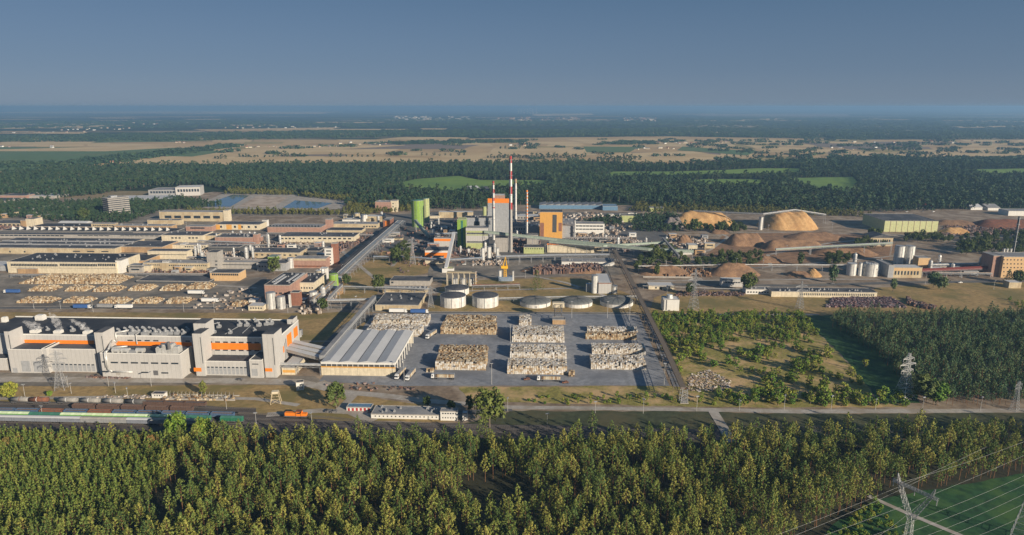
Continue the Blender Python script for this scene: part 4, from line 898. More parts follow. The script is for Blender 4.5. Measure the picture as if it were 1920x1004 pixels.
bld(F_, 'orange upper block of the mixing plant right of the twin silos', 1720, 1742, 505, 484, 480, 'ochre_pale', 'roof_grey')
bld('office_block', 'ochre office block with five rows of small square windows at the right edge', 1876, 1960, 521, 482, 477, 'ochre_pale', 'roof_grey', [(1879,1958,12,y,2.2,.38) for y in (487.5,495,502,510,517.5)], cat='office block', depth=24)
bld(F_, 'dark windowless side wing left of the ochre office block', 1857, 1875.5, 519, 480, 476, 'pinkish', 'roof_grey', depth=20)
bld('shed', 'pale garage block below the ochre office block at the right edge', 1891, 1914, 541, 530, 526, 'cream', 'roof_light', cat='garage')
bld('shed', 'timber-framed conveyor house above the right stockpiles', 1631, 1673, 462, 446, 440, 'cream', 'roof_dark', [(1633,1670,9,452,5,.6)], cat='shed', kind='gable_y')
bld('shed', 'white low workshops behind the dark red duct', 1743, 1800, 507, 499, 494, 'concrete', 'roof_light', [(1746,1798,8,503,3)], vents=5, cat='shed')
bld('shed', 'white cabin on the brown soil right of the grey cone heap', 1290, 1307, 477, 460, 457, 'cream_light', 'roof_light', [(1292,1305,3,468,2.5)], cat='cabin')
bld('shed', 'red-roofed house at the far right edge of the woods', 1718, 1746, 392, 387, 384, 'white_plain', 'red', cat='house', kind='gable')
bld('shed', 'white-roofed house among the trees at the far right', 1820, 1842, 394, 389, 384, 'white_plain', 'roof_light', cat='house', kind='gable')
bld('shed', 'green-roofed hall among the trees at the far right', 1800, 1822, 391, 385, 381, 'concrete', 'green_dark', cat='hall')
bld('shed', 'white house nearest the right picture edge among the trees', 1852, 1875, 395, 390, 385, 'white_plain', 'roof_grey', cat='house', kind='gable')
bld('tanks_shed', 'pale long shed with white tank at the far right edge behind the trees', 1890, 1940, 405, 396, 392, 'white_plain', 'roof_grey', cat='shed')
for i, (xl, xr, yb, yt, yr, wl, lb) in enumerate([(0,48,373,367,361,'pinkish','pinkish low hall among trees at the far left edge'),(52,104,372,368,363,'concrete','grey low hall with white roof among trees at the far left'),(22,68,381,376,372,'white_plain','white roofed shed below the pinkish hall at far left'),(100,140,362,357,353,'cream_light','small cream workshop highest on the far left'),(-40,12,384,377,371,'concrete','grey shed cut by the left picture edge'),(70,120,394,390,386,'tan','tan low barrack in the trees on the far left'),(10,55,398,393,389,'grey_wall','grey low barrack in the trees on the far left')]):
    bld('shed', lb, xl, xr, yb, yt, yr, wl, 'roof_light' if i % 2 else 'roof_dark', cat='shed', vents=2)
# small buildings in front
bld('signal_house', 'small white cube house with dark roof between tracks and the warehouse', 556, 570, 733, 718, 713, 'white_plain', 'roof_dark', [(561,568,2,722,2.6,.5),(561,568,2,728,2.6,.5)], cat='house', th=R(14))
bld('railway_office', 'white two-storey house at the right end of the railway depot row', 826, 858, 789, 772, 766, 'white_plain', 'roof_grey', [(828,857,6,775.5,2.2,.6),(828,857,6,783.5,2.2,.4)], cat='house')
rd = bld('railway_depot', 'long single-storey white depot with blue-grey roof beside the tracks', 696, 825, 785, 777, 762, 'white_plain', 'roof_grey', [(700,822,16,780.5,2.2,.3)], vents=10, cat='depot')
bld('garage_row', 'low garage row with red and white doors left of the railway depot', 650, 696, 771, 764, 757, 'white_plain', 'blue_roof', bands=[(652+i*7.5,656+i*7.5,765.5,770.5,'red','garage_door') for i in range(6)], cat='garage')
bld('kiosk', 'small white box kiosk right of the two-storey railway house', 867, 876, 789, 776, 774, 'white_plain', 'roof_light', cat='kiosk')
bld('platform_hut', 'white hut at the left end of the timber platform', 285, 308, 747, 739, 735, 'white_plain', 'roof_dark', [(288,306,4,742,2,.5)], cat='hut')
bld('lean_to', 'white lean-to with orange stripe between the hall and warehouse', 529, 554, 703, 690, 665, 'cream_light', 'roof_light', bands=[(530,553,694,699,'ochre','orange_stripe')])
bld('bale_control_house', 'orange-brown control house under the conveyor leg on the storage lot', 1036, 1060, 609, 600, 595, 'tan', 'roof_grey', cat='control house', depth=8)
# office tower, turned corner-on
ot = Bld('office_tower', 'nine-storey office tower with balcony bands standing corner-on among trees', 'office tower', 206, 408, R(52))
wr = 34.0; h = hgt(206, 408, 374)
b = MB(); b.box(.6, wr-.6, .6, 21, 0, h); ot.part(b, 'wall', 'dark_wall')
b = MB(); b.box(0, wr, 0, 22, 0, 1); f0 = ot.part(b, 'balcony_band', 'concrete'); n = 9
f0.scale = (1, 1, h/n*.42); f0.location = (0, 0, h/n*.2)
for i in range(1, n): c = put(f0, ot.root, (0, 0, h/n*(i+.2)))
b = MB(); b.box(0, wr, 0, 22, h, h+1.2); ot.part(b, 'roof', 'concrete')
b = MB(); b.box(8, 18, 6, 16, h+1.2, h+4); ot.part(b, 'penthouse', 'grey_wall')
# ---------------------------------------------------------------- free-standing things
def thing(name, label, cat, loc, rz=0, group=None): return tag(empty(name, loc, rz), label, cat, group)
def P(mb, name, m, par, smooth=False, loc=None): return mb.build(name, m, par, loc=loc, smooth=smooth)
# chimneys
def chimney(label, px, yb, yt, r0, r1, bands, body, cap=None, name='chimney'):
    o = G(px, yb); h = hgt(px, yb, yt); t = thing(name, label, 'chimney', o)
    rad = lambda z: r0+(r1-r0)*z/h
    b = MB(); b.cyl(0, 0, 0, h, r0, r1, 24); P(b, 'shaft', body, t)
    for (ya, yc, m) in bands:
        za = hgt(px, yb, yc); zc = hgt(px, yb, ya); q = MB(); q.cyl(0, 0, za, zc, rad(za)+.06, rad(zc)+.06, 24, cap=False); P(q, 'painted_band', m, t)
    for f in (.35, .6, .8, .96):
        q = MB(); q.cyl(0, 0, h*f, h*f+.35, rad(h*f)+1.0, n=16); P(q, 'platform', 'steel', t)
    q = MB(); q.cyl(0, 0, h, h+.6, r1*1.04, n=24); P(q, 'rim', 'steel_dark', t)
    q = MB(); q.box(-.25, .25, -r0-.35, -r1, 0, h*.97); P(q, 'ladder', 'steel', t); return t
chimney('tallest slender chimney with wide red and white bands', 957.5, 473, 293, 2.6, 1.45, [(293,306,'red'),(306,321,'white_plain'),(321,336,'red'),(336,350,'white_plain'),(350,364,'red'),(364,380,'white_plain'),(380,393,'red')], 'concrete')
chimney('short red and white chimney left of the tallest, before the boiler house', 925.5, 450, 340, 2.0, 1.3, [(340,347,'red'),(347,355,'white_plain'),(355,362,'red'),(362,371,'white_plain'),(371,377,'red'),(388,391,'red')], 'tank_white')
chimney('plain white chimney with tan cap just right of the tallest one', 966.5, 428, 336, 2.1, 1.8, [(336,344,'tan')], 'tank_white')
chimney('thin chimney striped in narrow orange and white rings', 987.5, 458, 357, 1.6, 1.2, [(357+i*6.2, 360.2+i*6.2, 'orange') for i in range(10)], 'tank_white')
chimney('dark thin chimney near the right edge behind the ochre office block', 1899, 478, 407, 1.3, 1.1, [], 'steel_dark')
chimney('small orange-brown stack at the corner of the tank frame', 892, 538, 509, .9, .8, [], 'tan')
chimney('grey stub chimney beside the two shiny silos', 563, 632, 619, 1.3, 1.3, [], 'steel')
for x, yb, yt, lb in ((1042,446,416,'white flue standing in the slot of the ochre block'),(1077,448,414,'white flue left of the striped white office building'),(774,478,456,'brown stack near the lattice pylon north of the yard')):
    chimney(lb, x, yb, yt, 1.3, 1.1, [], 'tank_white' if x > 800 else 'brick')
# tanks and silos
def tank(label, xl, xr, yb, yt, body, roof, kind='flat', ribs=0, name='storage_tank', cat='tank', group=None, legs=0):
    xc = (xl+xr)/2; g = G(xc, yb); r = abs(G(xr, yb).x-G(xl, yb).x)/2; h = hgt(xc, yb, yt)
    t = thing(name, label, cat, g+Vector((0, r, 0)), 0, group); b = MB(); b.cyl(0, 0, 0, h, r, n=32); P(b, 'shell', body, t, True if False else False)
    q = MB(); q.cyl(0, 0, h-.3, h+.12, r+.12, n=32); P(q, 'rim', 'steel', t)
    if kind == 'dome':
        q = MB(); q.dome(0, 0, h+.05, r-.2, r*.19, 32, 5); P(q, 'dome_roof', roof, t)
        q = MB()
        for i in range(16):
            a = 6.283*i/16; pts = [(math.cos(a)*(r-.2)*math.cos(f), math.sin(a)*(r-.2)*math.cos(f), h+.2+r*.19*math.sin(f)) for f in (0, .4, .8, 1.2, 1.5)]; q.tube(pts, .12, 4)
        P(q, 'roof_ribs', 'steel_dark', t)
    elif kind == 'cone':
        q = MB(); q.cyl(0, 0, h+.1, h+.1+r*.14, r-.1, .3, 32); P(q, 'cone_roof', roof, t)
    else:
        q = MB(); q.cyl(0, 0, h+.1, h+.3, r-.3, n=32); P(q, 'tank_roof', roof, t)
    if ribs:
        q = MB(); q.box(-.12, .12, -.2, .1, 0, h)
        for i in range(ribs):
            a = 6.283*i/ribs; c = P(q, 'rib', 'steel', t) if i == 0 else put(f0, t, (0, 0, 0))
            if i == 0: f0 = c
            c.location = (math.sin(a)*r, -math.cos(a)*r, 0); c.rotation_euler = (0, 0, a)
    q = MB(); q.tube([(r*.7, -r*.75, 0), (r*.7, -r*.75, h+.8)], .25, 5); P(q, 'down_pipe', 'steel', t)
    return t
tank('white stained round tank, left one of the front pair', 823, 872, 579, 560, 'tank_white', 'roof_dark', 'cone', 10)
tank('white stained round tank, right one of the front pair', 884, 934, 579, 560, 'tank_white', 'roof_dark', 'cone', 10)
tank('low round tank behind the front pair of stained tanks', 832, 878, 556, 545, 'tank_white', 'roof_dark', 'cone')
tank('leftmost low tank with a ribbed grey dome', 975, 1034, 579, 572, 'tank_white', 'dome_grey', 'dome')
tank('middle low tank with a ribbed grey dome, behind the conveyor leg', 1055, 1114, 579, 572, 'tank_white', 'dome_grey', 'dome')
tank('rightmost low tank with a ribbed grey dome', 1129, 1192, 579, 572, 'tank_white', 'dome_grey', 'dome')
tank('bright lime green silo with slanting duct at its foot', 771, 794, 427, 377, 'green_paint', 'green_dark', 'cone', 12, 'silo', 'silo')
tank('darker green silo behind the bright lime silo', 793, 805, 416, 373, 'green_pale', 'green_dark', 'flat', 8, 'silo', 'silo')
tank('shiny steel silo, taller of the two in front of the pink building', 498, 515, 581, 551, 'steel_bright', 'steel', 'flat', 6, 'silo', 'silo')
tank('shiny steel silo, shorter of the two in front of the pink building', 518, 533, 581, 558, 'steel_bright', 'steel', 'cone', 6, 'silo', 'silo')
tank('slim white silo right of the two shiny silos', 541, 546, 577, 553, 'tank_white', 'steel', 'flat', 0, 'silo', 'silo')
tank('pale silo under pipework right of the brick wing', 579, 594, 573, 549, 'tank_white', 'steel', 'flat', 6, 'silo', 'silo')
tank('lime green round tank beside the pipe rack', 616, 633, 541, 516, 'green_paint', 'green_paint', 'cone', 0)
tank('steel silo left of the brown-striped building', 538, 550, 504, 485, 'steel_bright', 'steel', 'flat', 4, 'silo', 'silo')
tank('round pale tank behind the L-shaped hall', 675, 688, 417, 404, 'tank_white', 'steel', 'flat')
tank('round tank on the roof line left of the pink building', 663, 674, 413, 401, 'cream', 'steel', 'flat')
for i, (a, b_) in enumerate(((846,858),(862,874),(877,888))): tank(['left','middle','right'][i]+' tank of three under the long roofed frame', a, b_, 537, 524, 'steel_bright', 'steel', 'cone', 0)
tank('grey silo with a thin stack on its top beside the white building', 1109, 1121, 551, 518, 'tank_white', 'steel', 'cone', 0, 'silo', 'silo')
tank('stub grey tank right of the white silo building', 1148, 1158, 551, 537, 'tank_white', 'steel', 'flat')
tank('left one of the twin pale silos above the mixing plant', 1680, 1697, 497, 463, 'tank_white', 'steel', 'flat', 6, 'silo', 'silo')
tank('right one of the twin pale silos above the mixing plant', 1699, 1716, 497, 463, 'tank_white', 'steel', 'flat', 6, 'silo', 'silo')
tank('white stained tank farthest left of the mixing plant', 1591, 1608, 518, 496, 'tank_white', 'steel_bright', 'flat', 6)
tank('slightly shorter white tank next to the mixing plant', 1624, 1650, 520, 497, 'tank_white', 'steel_bright', 'dome', 6)
tank('slim white silo between the two white tanks', 1610, 1616, 518, 494, 'tank_white', 'steel', 'flat', 0, 'silo', 'silo')
tank('white blue-sided silo tower at the left of the gold chip heap', 1423, 1431, 432, 408, 'white_plain', 'roof_grey', 'flat', 0, 'silo', 'silo')
tank('white vessel left of the yellow-legged pair by the power building', 902, 909, 491, 466, 'tank_white', 'steel', 'cone', 0, 'vessel', 'vessel')
tank('white vessel in the middle below the striped power building', 913, 921, 489, 464, 'tank_white', 'steel', 'cone', 0, 'vessel', 'vessel')
tank('slim white vessel below the short red and white chimney', 930, 936, 489, 466, 'tank_white', 'steel', 'cone', 0, 'vessel', 'vessel')
tank('white vessel beside the yellow crane', 934, 941, 527, 508, 'tank_white', 'steel', 'cone', 0, 'vessel', 'vessel')
tank('thin white vessel right of the yellow crane', 960, 964, 527, 509, 'tank_white', 'steel', 'cone', 0, 'vessel', 'vessel')
tank('small green tank behind the white power building vessels', 905, 912, 416, 388, 'green_pale', 'steel', 'cone', 0, 'silo', 'silo')
for i, x in enumerate((1880, 1886, 1893)): tank(['left','middle','right'][i]+' of three thin white flues behind the ochre office block', x, x+3.5, 482, 467, 'tank_white', 'steel', 'flat', 0, 'flue', 'flue')
# frame with roof over three tanks
t = thing('tank_shelter', 'long roofed steel frame standing over three small tanks', 'frame', G(838, 538), TH); w = abs(G(892, 538).x-G(838, 538).x); h = hgt(838, 538, 511)
b = MB(); b.box(0, w, 0, 7, h-.8, h); P(b, 'roof', 'cream', t)
q = MB(); q.box(-.25, .25, -.25, .25, 0, h-.8); f0 = P(q, 'post', 'cream_light', t)
for i in range(12): 
    if i: put(f0, t, ((i % 6)*w/5, 7*(i//6), 0))
# pipe bridges and conveyor galleries
def bridge(label, pts, pipes, r, wd, m, name='pipe_bridge', cat='pipe bridge', step=14, gallery=None, truss=True, legm='steel'):
    W3 = [G(x, y, z) for x, y, z in pts]; o = Vector((W3[0].x, W3[0].y, 0)); t = thing(name, label, cat, o); L = [p-o for p in W3]
    side = lambda a, b, s: Vector((-(b-a).y, (b-a).x, 0)).normalized()*s
    for k in range(pipes):
        b = MB(); s = (k-(pipes-1)/2)*wd/max(1, pipes)
        for a, c in zip(L, L[1:]): sd_ = side(a, c, s); b.bar(a+sd_+Vector((0, 0, .4)), c+sd_+Vector((0, 0, .4)), r*(1+.5*(k % 2)), 6)
        P(b, 'pipe', m if isinstance(m, str) else m[k % len(m)], t)
    if gallery:
        gm, gw, gh, rm = gallery; b = MB(); rf = MB()
        for a, c in zip(L, L[1:]): b.beam(a, c, gw, gh); rf.beam(a+Vector((0, 0, gh)), c+Vector((0, 0, gh)), gw+.4, .25)
        P(b, 'gallery', gm, t); P(rf, 'roof', rm, t)
    if truss:
        b = MB()
        for a, c in zip(L, L[1:]):
            n = max(1, int((c-a).length/4)); s = side(a, c, wd/2+.2)
            for sg in (1, -1):
                for dz in (-1.3, 0): b.bar(a+s*sg+Vector((0, 0, dz)), c+s*sg+Vector((0, 0, dz)), .13, 4)
                for i in range(n):
                    p = a+(c-a)*(i/n)+s*sg; q = a+(c-a)*((i+1)/n)+s*sg; b.bar(p+Vector((0, 0, -1.3 if i % 2 else 0)), q+Vector((0, 0, 0 if i % 2 else -1.3)), .1, 3)
        P(b, 'truss', legm, t)
    nl = 0
    for a, c in zip(L, L[1:]):
        n = max(1, int((c-a).length/step)); s = side(a, c, wd/2)
        for i in range(n+1):
            if nl > 60: break
            p = a+(c-a)*((i+.02)/(n+.04)); z = p.z-1.2
            if z < .8: continue
            q = MB(); e = s*(1+min(.5, z*.03))
            for sg in (1, -1): q.bar(Vector((p.x, p.y, 0))+e*sg, Vector((p.x, p.y, z))+s*sg, .2, 4)
            for f in (.5, 1.0): q.bar(Vector((p.x, p.y, z*f))+s, Vector((p.x, p.y, z*f))-s, .15, 4)
            q.bar(Vector((p.x, p.y, z*.5))+s, Vector((p.x, p.y, z))-s, .1, 3); P(q, 'trestle', legm, t); nl += 1
    return t
bridge('long grey conveyor gallery sloping down to the left side of the grey-roofed warehouse', [(702,560,9),(603,674,9)], 0, .3, 3, 'steel', 'conveyor_gallery', 'conveyor', gallery=('steel', 3.2, 2.6, 'roof_grey'))
bridge('short horizontal pipe bridge joining the top of the long grey gallery', [(614,564,9),(702,562,9)], 4, .4, 4, ['steel_bright','steel'])
bridge('short sloping bridge from pipe bridge up to the green tank', [(616,562,9),(641,536,9)], 2, .4, 3, ['steel_bright','steel'], gallery=('steel', 2, 1.6, 'roof_grey'))
bridge('broad main pipe rack with many bluish pipes running diagonally to the power plant', [(640,514,8),(690,468,8),(752,414,8)], 6, .3, 12, ['pipe_blue','steel_bright','steel','pipe_blue'], step=12)
bridge('narrow covered rack with white pipe left of the main pipe rack', [(642,497,7),(727,428,7)], 1, .5, 2.5, 'tank_white', gallery=('roof_black', 3, 1.5, 'roof_black'))
bridge('horizontal pipe line from the green tank to the flat building', [(645,538,6),(722,540,6),(805,543,6)], 2, .35, 2, ['steel','steel_bright'])
bridge('horizontal pipe rack in front of the orange-edged building', [(930,482,8),(1040,479,8),(1142,478,8)], 6, .35, 5, ['steel','pipe_blue','steel_bright'])
bridge('low pipe line running behind the three domed tanks', [(930,560,4),(1060,557,4),(1195,556,4)], 3, .3, 2, ['steel_bright','steel'])
bridge('pipe rack crossing the yard left of the slanting conveyor', [(700,482,6),(760,482,6),(840,488,6),(905,484,6)], 4, .35, 4, ['steel','pipe_blue'])
bridge('long thin grey pipe line passing over the two front brown heaps', [(1197,500,7),(1400,497,7),(1590,498,7)], 1, .6, 1.5, 'steel_bright', truss=False, step=24)
bridge('long pale green conveyor gallery descending right from the striped power building', [(908,437,22),(1045,452,14),(1215,470,9),(1300,474,7)], 0, .3, 3, 'steel', 'conveyor_gallery', 'conveyor', gallery=('gallery', 3.4, 2.8, 'gallery'), step=30)
bridge('second green gallery starting at the orange-edged building', [(1030,455,13),(1130,463,11),(1250,456,9)], 0, .3, 3, 'steel', 'conveyor_gallery', 'conveyor', gallery=('gallery', 2.6, 2, 'gallery'), step=30)
bridge('long rusty lattice conveyor along the right side of the bale lot', [(1152,470,9),(1175,512,9),(1205,572,9),(1245,650,9),(1281,730,9)], 2, .4, 5.5, 'rust', 'lattice_conveyor', 'conveyor', step=14, legm='trunk_grey', gallery=('chips_grey', 3.2, 1.0, 'trunk_grey'))
bridge('white enclosed conveyor climbing steeply to the green stair tower', [(836,507,3),(851,440,25)], 0, .3, 3, 'steel', 'inclined_conveyor', 'conveyor', gallery=('white_plain', 3.2, 3, 'roof_light'), step=40)
bridge('pale conveyor crossing the brown stockpiles to the mixing plant', [(1454,469,7),(1520,465,9),(1673,457,16)], 0, .3, 2, 'steel', 'conveyor_gallery', 'conveyor', gallery=('gallery', 2.2, 1.6, 'roof_light'), step=25)
bridge('dark red duct running right to the ochre office block', [(1727,508,7),(1800,505,7),(1868,502,8)], 1, 2.0, 3, 'darkred', 'red_duct', 'duct', step=22)
bridge('thin high trestle conveyor above the gold chip heaps', [(1300,396,22),(1430,402,24),(1490,394,26),(1548,403,14)], 0, .3, 3, 'steel', 'trestle_conveyor', 'conveyor', gallery=('steel', 2, 1.2, 'roof_grey'), step=45)
bridge('short dark inclined conveyor left of the brown cone heap', [(1243,448,12),(1273,482,10)], 0, .3, 2, 'steel', 'inclined_conveyor', 'conveyor', gallery=('steel_dark', 2, 1.6, 'roof_grey'), step=20)
bridge('pipe bridge joining the white hall to the grey-roofed warehouse', [(512,683,7),(602,685,7)], 3, .5, 3, ['steel_bright','steel'])
for i, (a, c, d_, e_) in enumerate(((548,645,618,661),(541,652,612,668),(530,656,608,676))):
    bridge(('upper','middle','lower')[i]+' of three pale covered ramps between hall and warehouse', [(a,c,9),(d_,e_,7)], 0, .3, 3, 'steel', 'covered_ramp', 'conveyor', gallery=('concrete', 4.2, 2.2, 'roof_light'), truss=False, step=30)
bridge('pipe line in front of the pipe-covered brown building', [(372,452,5),(478,456,5)], 5, .35, 5, ['steel','steel_bright','tan'], step=10)
bridge('dense pipework left of the white windowless tower', [(352,483,7),(390,484,7)], 6, .4, 6, ['steel','tan','steel_bright'], step=6)
bridge('dense pipework right of the white windowless tower', [(412,484,7),(455,485,7)], 6, .4, 6, ['steel','tan','steel_bright'], step=6)
bridge('pipework rack above the dense right-hand works, grey', [(455,492,5),(550,494,5)], 3, .35, 3, ['steel','steel_bright'], step=14)
bridge('pipe rack beside the lime tank tangled with platforms', [(590,560,9),(612,540,10),(625,528,9)], 5, .35, 6, ['steel','tan','steel_bright'], step=5)
bridge('thin pale pipe line at the front of the right fields', [(1205,537,3),(1440,545,3)], 1, .3, 1, 'steel_bright', truss=False, step=25)
bridge('pipe line right of the twin silos toward the ochre office block', [(1745,497,7),(1860,494,7)], 2, .5, 2, ['steel_bright','steel'], step=25)
bridge('pipes in the dark yard east of the green silos', [(806,440,6),(860,437,6)], 4, .4, 5, ['pipe_blue','steel'], step=12)
bridge('pipes and walkways between striped chimney and ochre block', [(960,446,9),(1010,447,9)], 5, .5, 5, ['steel','steel_bright','tan'], step=10)
bridge('low rusty pipe rack south of the yellow crane', [(885,536,5),(975,534,5)], 4, .35, 4, ['steel','rust'], step=12)
for x0, x1, y, z, n, lb in ((250,480,437,6,3,'behind the fin-roofed hall'),(404,500,441,6,4,'above the brown piped building'),(306,480,458.5,5,4,'under the paired-window wall'),(500,602,437,5,3,'before the ribbed brown building'),(455,610,488,6,4,'in front of the light long building'),(236,392,513,4,3,'at the feet of the mixed workshops'),(480,600,459,5,3,'between the cream pilaster hall and dark roof'),(20,216,515,4,2,'before the glazed white hall'),(640,700,440,6,4,'beside the end of the pilaster hall'),(806,900,414,6,4,'behind the power building'),(1060,1180,446,6,4,'between stripe-fronted office and green gallery'),(1150,1250,487,6,3,'right of the long white building'),(1745,1860,512,5,3,'below the dark red duct')):
    bridge('low works pipe rack '+lb, [(x0,y,z),((x0+x1)/2,y+.4,z),(x1,y+.9,z)], n, .35, n*.9, ['steel','tan','steel_bright','pipe_blue'], step=11)
# green duct from the silo
t = thing('slanting_duct', 'pale blue-green duct slanting down right from the lime silo', 'duct', G(780, 432)); q = G(803, 448)-G(780, 432)
b = MB(); b.bar((0, 0, 14), (q.x, q.y, 4), 2.6, 8); P(b, 'duct', 'gallery', t); b = MB(); b.bar((q.x, q.y, 0), (q.x, q.y, 4), .6, 6); b.bar((0, 0, 0), (0, 0, 13), .6, 6); P(b, 'leg', 'steel', t)
# control tower where the conveyor leg stands on the lot
t = thing('loading_tower', 'dark steel loading frame standing over the orange-brown control house', 'frame', G(1047, 603)); b = MB()
for x in (-3, 3):
    for y in (0, 6): b.bar((x, y, 0), (x, y, 15), .3, 4)
for z in (5, 10, 15):
    for x in (-3, 3): b.bar((x, 0, z), (x, 6, z), .2, 4)
    for y in (0, 6): b.bar((-3, y, z), (3, y, z), .2, 4); b.bar((-3, y, z-5), (3, y, z), .15, 4)
P(b, 'frame', 'steel_dark', t); b = MB(); b.box(-5, 5, 1, 6, 12, 16); P(b, 'cabin', 'cream_light', t)
# yellow crane
t = thing('crane', 'yellow lattice crane with blue base near the centre yard', 'crane', G(947, 527)); h = hgt(947, 527, 482)
b = MB()
for x, y in ((-1.5,0),(1.5,0),(1.5,3),(-1.5,3)): b.bar((x, y, 0), (x*.6, y*.6+.6, h*.6), .35, 4)
for i in range(7): b.bar((-1.4, 0, i*h*.08), (1.4, 0, (i+1)*h*.08), .2, 4); b.bar((1.4, 0, i*h*.08), (-1.4, 0, (i+1)*h*.08), .2, 4)
P(b, 'mast', 'yellow', t); b = MB(); b.box(-4, 3, -1, 3, h*.52, h*.62); P(b, 'cab', 'yellow', t)
b = MB(); b.bar((-2, 1, h*.6), (.5, 1, h), .6, 4, .25); b.bar((2, 1, h*.6), (.5, 1, h), .6, 4, .25); P(b, 'jib', 'yellow', t)
b = MB(); b.box(-7, 8, -2, 6, 0, 4.5); P(b, 'base_house', 'pipe_blue', t)
# gantry end tower of the lattice conveyor
t = thing('end_tower', 'lattice end tower holding up the near end of the rusty conveyor', 'tower', G(1283, 757)); b = MB()
for x in (-2.2, 2.2):
    for y in (0, 4.5): b.bar((x, y, 0), (x*.7, y, 9.5), .22, 4)
for i in range(4):
    for y in (0, 4.5): b.bar((-2.1, y, i*2.4), (2.1, y, i*2.4+2.4), .13, 4); b.bar((2.1, y, i*2.4), (-2.1, y, i*2.4+2.4), .13, 4)
P(b, 'frame', 'steel', t); b = MB(); b.box(-2.6, 2.6, -.6, 5, 0, .5); P(b, 'footing', 'concrete', t)
t = thing('loading_gantry', 'yellow-cream timber gantry tower on trestle legs by the tracks', 'gantry', G(517, 759), .2); b = MB()
for x in (-2.4, 2.4):
    for y in (0, 4): b.bar((x*1.3, y, 0), (x*.8, y, 7), .22, 4)
for z in (3.5, 7):
    for y in (0, 4): b.bar((-2.6, y, z), (2.6, y, z), .18, 4)
    for x in (-2.4, 2.4): b.bar((x, 0, z), (x, 4, z), .18, 4)
for x in (-2.4, 2.4): b.bar((x*1.3, 0, 0), (-x, 0, 3.5), .12, 4)
P(b, 'frame', 'cream', t); b = MB(); b.box(-2, 2, .5, 3.5, 7, 8.2); P(b, 'hopper', 'cream_light', t)
# ---------------------------------------------------------------- lattice pylons
def lattice(h, bw, tw, n, arms, r=.13):
    b = MB(); W = lambda f: bw+(tw-bw)*min(1, f/.62)**.9 if f < .62 else tw*(1-.5*(f-.62)/.38)
    c = ((-1,-1),(1,-1),(1,1),(-1,1)); lv = [i/n for i in range(n+1)]
    for a, d in zip(lv, lv[1:]):
        wa, wd = W(a)/2, W(d)/2
        for k in range(4):
            p, q = c[k], c[(k+1) % 4]
            b.bar((p[0]*wa, p[1]*wa, a*h), (p[0]*wd, p[1]*wd, d*h), r, 4)
            b.bar((p[0]*wa, p[1]*wa, a*h), (q[0]*wd, q[1]*wd, d*h), r*.6, 3); b.bar((q[0]*wa, q[1]*wa, a*h), (p[0]*wd, p[1]*wd, d*h), r*.6, 3)
            b.bar((p[0]*wd, p[1]*wd, d*h), (q[0]*wd, q[1]*wd, d*h), r*.6, 3)
    A = []
    for f, l in arms:
        q = MB(); z = f*h; w = W(f)/2
        for s in (-1, 1):
            for y in (-w, w): q.bar((s*w, y, z), (s*l, 0, z+.2), r*.8, 3); q.bar((s*w, y, z+1.6), (s*l, 0, z+.3), r*.8, 3)
            for i in range(3): q.bar((s*(w+(l-w)*i/3), 0, z), (s*(w+(l-w)*(i+1)/3), 0, z+1.2*(1-(i+1)/3)), r*.6, 3)
            q.bar((s*l, 0, z), (s*l, 0, z-1.6), .12, 4)
        A.append(q)
    return b, A
def pylon(label, px, yb, yt, bw, tw, arms, rz=0, r=.13, m='steel', h=None):
    h = h or hgt(px, yb, yt); t = thing('power_pylon', label, 'pylon', G(px, yb), rz); b, A = lattice(h, bw, tw, 11, arms, r); P(b, 'lattice_mast', m, t)
    for q in A: P(q, 'crossarm', m, t)
    return t, h
pylon('lattice pylon on the apron in front of the white hall', 115, 730, 658, 6, 1.8, [(.66,4.5),(.78,6),(.9,4)], .2, .12)
pylon('tall lattice pylon at the left edge of the right-hand pine wood', 1694, 747, 663, 9.5, 2.4, [(.62,5),(.75,6.5),(.88,4.5)], .35, .17, 'steel_bright')
pylon('lattice pylon in the field beside the white cooling building', 1300, 583, 505, 8, 2.0, [(.62,5),(.75,7),(.88,5)], .3, .15)
pylon('small lattice pylon before the long depot', 1499, 580, 527, 6, 1.6, [(.65,5),(.8,6)], .3, .14)
pylon('lattice pylon between the main pipe rack and the orange building', 774, 496, 446, 7, 2, [(.65,6),(.78,8),(.9,5)], .1, .17)
pylon('lattice pylon between ridge-roof building and stained tanks', 808, 577, 537, 6, 2, [(.7,4),(.85,5)], .2, .14)
pylon('lattice pylon cut by the right edge above the green meadow', 1912, 1010, 893, 7, 1.6, [(.6,5),(.75,6.5),(.9,4.5)], .9, .11)
pylon('small lattice pylon by the pale road at the right edge', 1902, 770, 715, 4, 1.4, [(.75,3),(.88,3)], .4, .1)
# the near V-headed pylon
h = 40.0; base = G(1692, 1075); topz = hgt(1692, 1075, 906); k_ = topz
t = thing('power_pylon', 'big V-headed lattice pylon by the meadow track, lower right', 'pylon', base, R(-58)); b = MB()
def trussbar(b, a, c, w0, w1, n, r):
    a = Vector(a); c = Vector(c); d = (c-a); x = Vector((0, 1, 0)); y = d.cross(x).normalized(); P4 = []
    for i in range(n+1):
        f = i/n; w = (w0+(w1-w0)*f)/2; m_ = a+d*f; P4.append([m_+x*w*sx+y*w*sy for sx, sy in ((-1,-1),(1,-1),(1,1),(-1,1))])
    for p, q in zip(P4, P4[1:]):
        for j in range(4): b.bar(p[j], q[j], r, 4); b.bar(p[j], q[(j+1) % 4], r*.6, 3); b.bar(p[(j+1) % 4], q[j], r*.6, 3); b.bar(q[j], q[(j+1) % 4], r*.6, 3)
zk = k_*.60; arm = 6.0
trussbar(b, (0, 0, 0), (0, 0, zk), 3.4, 1.8, 11, .085); P(b, 'mast', 'steel_bright', t)
